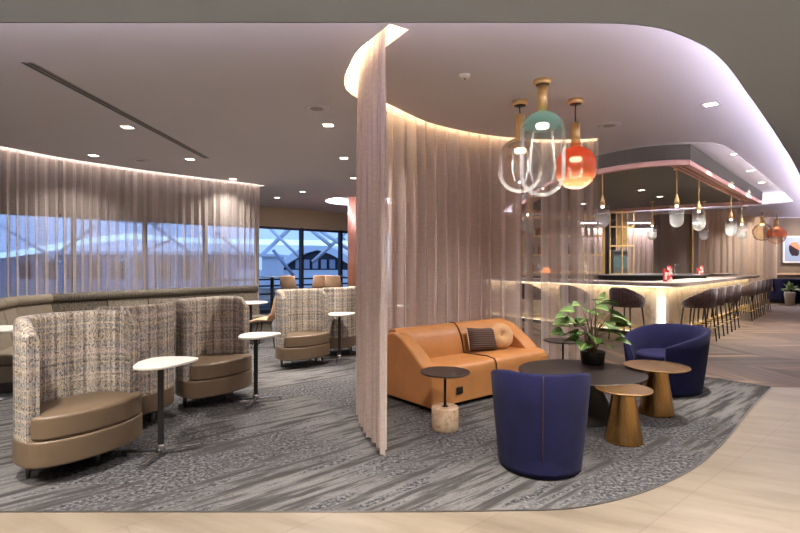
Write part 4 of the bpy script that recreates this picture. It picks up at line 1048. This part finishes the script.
# ------------------------------------------------------------------ banquette along the curtain
bq = [(-4.55,5.3),(-4.85,6.02),(-5.03,6.45),(-4.96,7.05),(-4.57,7.75),(-4.22,8.3),(-3.62,9.2),(-2.88,10.0)]
names = ['felt','felt','felt','tweedd','tweed','tweed','tweed']
lbs = ['beige felt banquette section at the picture edge', 'narrow beige felt banquette section next to the white round table', 'beige felt banquette section beside the dark tweed one', 'dark tweed banquette section, first of the tweed row',
       'grey tweed banquette section, second of the tweed row', 'grey tweed banquette section, third of the tweed row', 'grey tweed banquette section, at the curtain end']
lbs[0] = 'beige felt banquette section before the narrow one, nearest end'
def seg_poly(a, b, o0, o1, gap=.008):
    t = (b-a).normalized(); n = Vector((t.y, -t.x)); a2, b2 = a+t*gap, b-t*gap
    return [tuple(a2+n*o0), tuple(b2+n*o0), tuple(b2+n*o1), tuple(a2+n*o1)]
for i in range(len(bq)-1):
    a, b = Vector(bq[i]), Vector(bq[i+1]); m = names[i]; L = (b-a).length; t = (b-a).normalized()
    g = thing('banquette', lbs[i], 'banquette', (a.x, a.y, 0), math.atan2(t.y, t.x), 'banquette sections along the curtain')
    # local: x along, y>0 = away from viewer side; front is -y
    def loc_prism(P, nm, mm, bev):
        mb = MB(); mb.grid([[(x, y, z) for y, z in P+[P[0]]] for x in (.006, L-.006)], smooth=False); mb.face([(.006,y,z) for y,z in P]); mb.face([(L-.006,y,z) for y,z in P]); return mb.build(nm, mm, g, bevel=bev, seg=3)
    loc_prism([(-.60,.12),(-.60,.30),(.0,.30),(.0,.12)], 'base', m, .015)
    loc_prism([(-.64,.305),(-.64,.43),(-.12,.42),(-.12,.305)], 'seat_cushion', m, .03)
    loc_prism([(-.13,.32),(-.165,.44),(-.06,.86),(.02,.86),(.04,.5),(.03,.12),(-.10,.12)], 'backrest', m, .02)
    hr = [(-.025+.075*math.cos(q), .925+.07*math.sin(q)) for q in [2*math.pi*k_/14 for k_ in range(14)]]
    loc_prism(hr, 'headrest', 'tweedd' if m == 'tweed' else m, .0)
    loc_prism([(-.55,0),(-.55,.12),(-.0,.12),(-.0,0)], 'plinth', 'dark', .0)

# ------------------------------------------------------------------ round tables, tan chairs
def round_table(label, x, y, ht, r, nm='cafe_table'):
    g = thing(nm, label, 'table', (x, y, 0))
    mb = MB(); mb.lathe([(.22,0),(.22,.012),(.03,.022)], 28); mb.build('foot', 'black', g)
    mb = MB(); mb.lathe([(.028,.015),(.028,ht-.025)], 14); mb.build('pole', 'black', g)
    mb = MB(); mb.lathe([(r-.01,ht-.026),(r,ht-.015),(r,ht-.004),(r-.004,ht)], 40); mb.build('table_top', 'white', g)
round_table('white round cafe table at the picture edge by the felt banquette', -4.30, 5.25, .73, .32)
round_table('white round cafe table before the far end of the tweed banquette', -2.70, 9.05, .73, .30)
def shell_chair(label, x, y, rz, sh=.45, nm='shell_chair', group=None):
    g = thing(nm, label, 'chair', (x, y, 0), rz, group)
    rows = []
    prof = [(.24,sh-.03),(.22,sh),(.1,sh-.005),(-.08,sh-.01),(-.17,sh+.03),(-.215,sh+.13),(-.245,sh+.26),(-.265,sh+.38),(-.27,sh+.40)]
    for k_, (x_, z_) in enumerate(prof):
        w = .235 if k_ < 5 else .235-.012*(k_-5); cu = .0 if k_ < 2 else .035 if k_ < 4 else .07
        rows.append([(x_+cu*.9*s*s*(1 if k_ > 3 else 0), w*s, z_+cu*s*s*(1 if k_ <= 4 else 0)) for s in (-1,-.75,-.5,-.25,0,.25,.5,.75,1)])
    mb = MB(); mb.grid(rows); o = mb.build('shell', 'tan', g); s_ = o.modifiers.new('t', 'SOLIDIFY'); s_.thickness = .022
    for sx in (-1,1):
        for sy in (-1,1):
            mb = MB(); mb.tube([(sx*.11,sy*.12,sh-.03),(sx*.2,sy*.2,0)], .014, 8, .01); mb.build('leg', 'stoolleg', g)
    return g
shell_chair('tan shell chair facing the round table by the tweed banquette end', -2.28, 8.55, R(178))
shell_chair('tan shell chair partly hidden behind the nearest booth seat at the picture edge', -4.2, 4.62, R(115))
def high_table(label, x, y):
    g = thing('high_table', label, 'table', (x, y, 0))
    mb = MB(); mb.lathe([(.25,0),(.25,.012),(.03,.022)], 24); mb.build('foot', 'black', g)
    mb = MB(); mb.box(-.04,.04,-.04,.04,.01,1.07); mb.build('pole', 'black', g)
    mb = MB(); mb.lathe([(.31,1.07),(.32,1.08),(.32,1.095)], 32); mb.build('table_top', 'steel', g)
high_table('dark high table standing by the uncovered window near the curtain end', -3.40, 13.3)
high_table('dark high table standing by the uncovered window near the copper column', -1.88, 14.2)
shell_chair('tan high shell stool by the window facing the high table', -2.88, 13.2, R(75), .72, 'high_stool')
shell_chair('reddish tan high shell stool between the two window tables', -2.2, 13.7, R(110), .72, 'high_stool')
shell_chair('tan high shell stool beside the copper column at the window', -1.72, 13.2, R(80), .72, 'high_stool')
mb = MB(); mb.lathe([(.40,0),(.40,HC+.15)], 40, (cc[0]+.05, cc[1], 0)); struct(mb.build('wall_drum', 'copper'))

# white framed console behind the gathered curtain
g = thing('console_table', 'white framed console standing behind the gathered curtain', 'table', (1.22,11.6,0))
mb = MB(); mb.box(-.42,.42,-.2,.2,.98,1.04); mb.build('table_top', 'white', g, bevel=.005)
for s in (-1,1):
    mb = MB(); mb.box(s*.40-.02,s*.40+.02,-.19,.19,0,.98); mb.build('leg', 'white', g)
mb = MB(); mb.box(-.38,.38,-.15,.15,.22,.25); mb.build('shelf', 'white', g)

# ------------------------------------------------------------------ far lounge on the right
ns = thing('navy_sofa', 'dark navy curved lounge sofa beyond the last bar stools', 'sofa', (14.75,18.6,0), R(8))
mb = MB(); pr = catmull([Vector(p) for p in ((-.95,-.1),(-.9,-.42),(-.5,-.5),(.9,-.5),(1.3,-.4),(1.35,.2),(1.2,.42),(-.6,.42),(-.9,.25),(-.95,-.1))], 4)[:-1]
mb.prism([(p.x,p.y) for p in pr], .1, .44); mb.build('seat', 'navy', ns, bevel=.04, seg=3)
rows = []
for s_, z0_ in ((1.0,.12),(1.06,.5),(1.12,.86),(1.09,.9),(1.02,.88),(.93,.5),(.9,.42)):
    rows.append([(p.x*s_, p.y*s_, z0_ - (.22*max(0,(p.x-.2))/1.2 if z0_ > .45 else 0)) for p in [q for q in pr if q.y < .0]])
mb = MB(); mb.grid(rows); mb.build('backrest', 'navy', ns)
mb = MB(); mb.box(-.8,1.2,-.4,.35,0,.1); mb.build('plinth', 'black', ns)
cu_ = cushion('throw_pillow', .5, .5, .16, 'tan', 'tan square pillow on the far navy sofa', 'pillow', (15.35,18.72,.80), (R(-12), R(38), R(8)))
fp = thing('potted_plant', 'small leafy plant beside the far navy sofa', 'plant', (13.72,17.6,0))
mb = MB(); mb.lathe([(.13,0),(.17,.4),(.16,.45),(.14,.44)], 20); mb.build('pot', 'white', fp)
fb_ = MB(); rnd = random.Random(9)
for k_ in range(60):
    a = rnd.uniform(0,6.28); el = rnd.uniform(.1,1.3); L = rnd.uniform(.15,.38); c = Vector((0,0,.5)); d_ = Vector((math.cos(a)*math.cos(el), math.sin(a)*math.cos(el), math.sin(el)))
    tip = c + d_*L*1.1; s2 = d_.cross(Vector((0,0,1))).normalized()*.05
    fb_.grid([[tuple(c+d_*L*.25)]*3, [tuple(c+d_*L*.7-s2), tuple(c+d_*L*.7+Vector((0,0,.02))), tuple(c+d_*L*.7+s2)], [tuple(tip+Vector((0,0,-.04)))]*3], [[(0,.1),(0,.5),(0,.9)],[(.5,.1),(.5,.5),(.5,.9)],[(1,.1),(1,.5),(1,.9)]])
Mt['fern'] = mat('pale_leaf', (120,140,90), .6); fb_.build('foliage', 'fern', fp)
pic = thing('framed_picture', 'framed abstract picture with an orange and dark shape on pale blue', 'picture', (17.8,22.44,2.1))
mb = MB(); mb.box(-.62,.62,-.03,.04,-.6,.6); mb.build('frame', 'white', pic)
def art():
    k = NT('abstract_art'); v = k.coord('Object')
    s = k.n('ShaderNodeSeparateXYZ'); k.l(v, s.inputs[0]); n = k.noise(v, 2.5, 3)
    d1 = k.math('SQRT', k.math('ADD', k.math('POWER', k.math('ADD', s.outputs[0], .12), 2), k.math('POWER', k.math('MULTIPLY', s.outputs[2], .7), 2)))
    d1 = k.math('ADD', d1, k.math('MULTIPLY', n, .25))
    c = k.mix(k.ramp(d1, [(.36,0.0),(.37,1.0)]), k.mix(k.ramp(k.math('ADD', s.outputs[2], k.math('MULTIPLY', s.outputs[0], .6)), [(.0,0.0),(.02,1.0)]), (40,30,34), (206,116,84)), (140,152,170))
    k.l(c, k.b.inputs['Base Color']); return k.m
Mt['art'] = art()
mb = MB(); mb.box(-.56,.56,-.036,-.03,-.54,.54); mb.build('canvas', 'art', pic)
arealight('picture_light', (17.8,21.6,3.3), .2, 5, rot=(R(25),0,0))
ld = thing('ledge', 'wooden ledge shelf along the brown wall under the picture', 'ledge', (0,0,0))
mb = MB(); mb.box(16.3,XR-.3,22.1,22.45,.96,1.04); mb.build('shelf', 'tan', ld)
mb = MB(); mb.box(16.4,XR-.4,22.2,22.45,0,.96); mb.build('cabinet', 'taupe', ld)
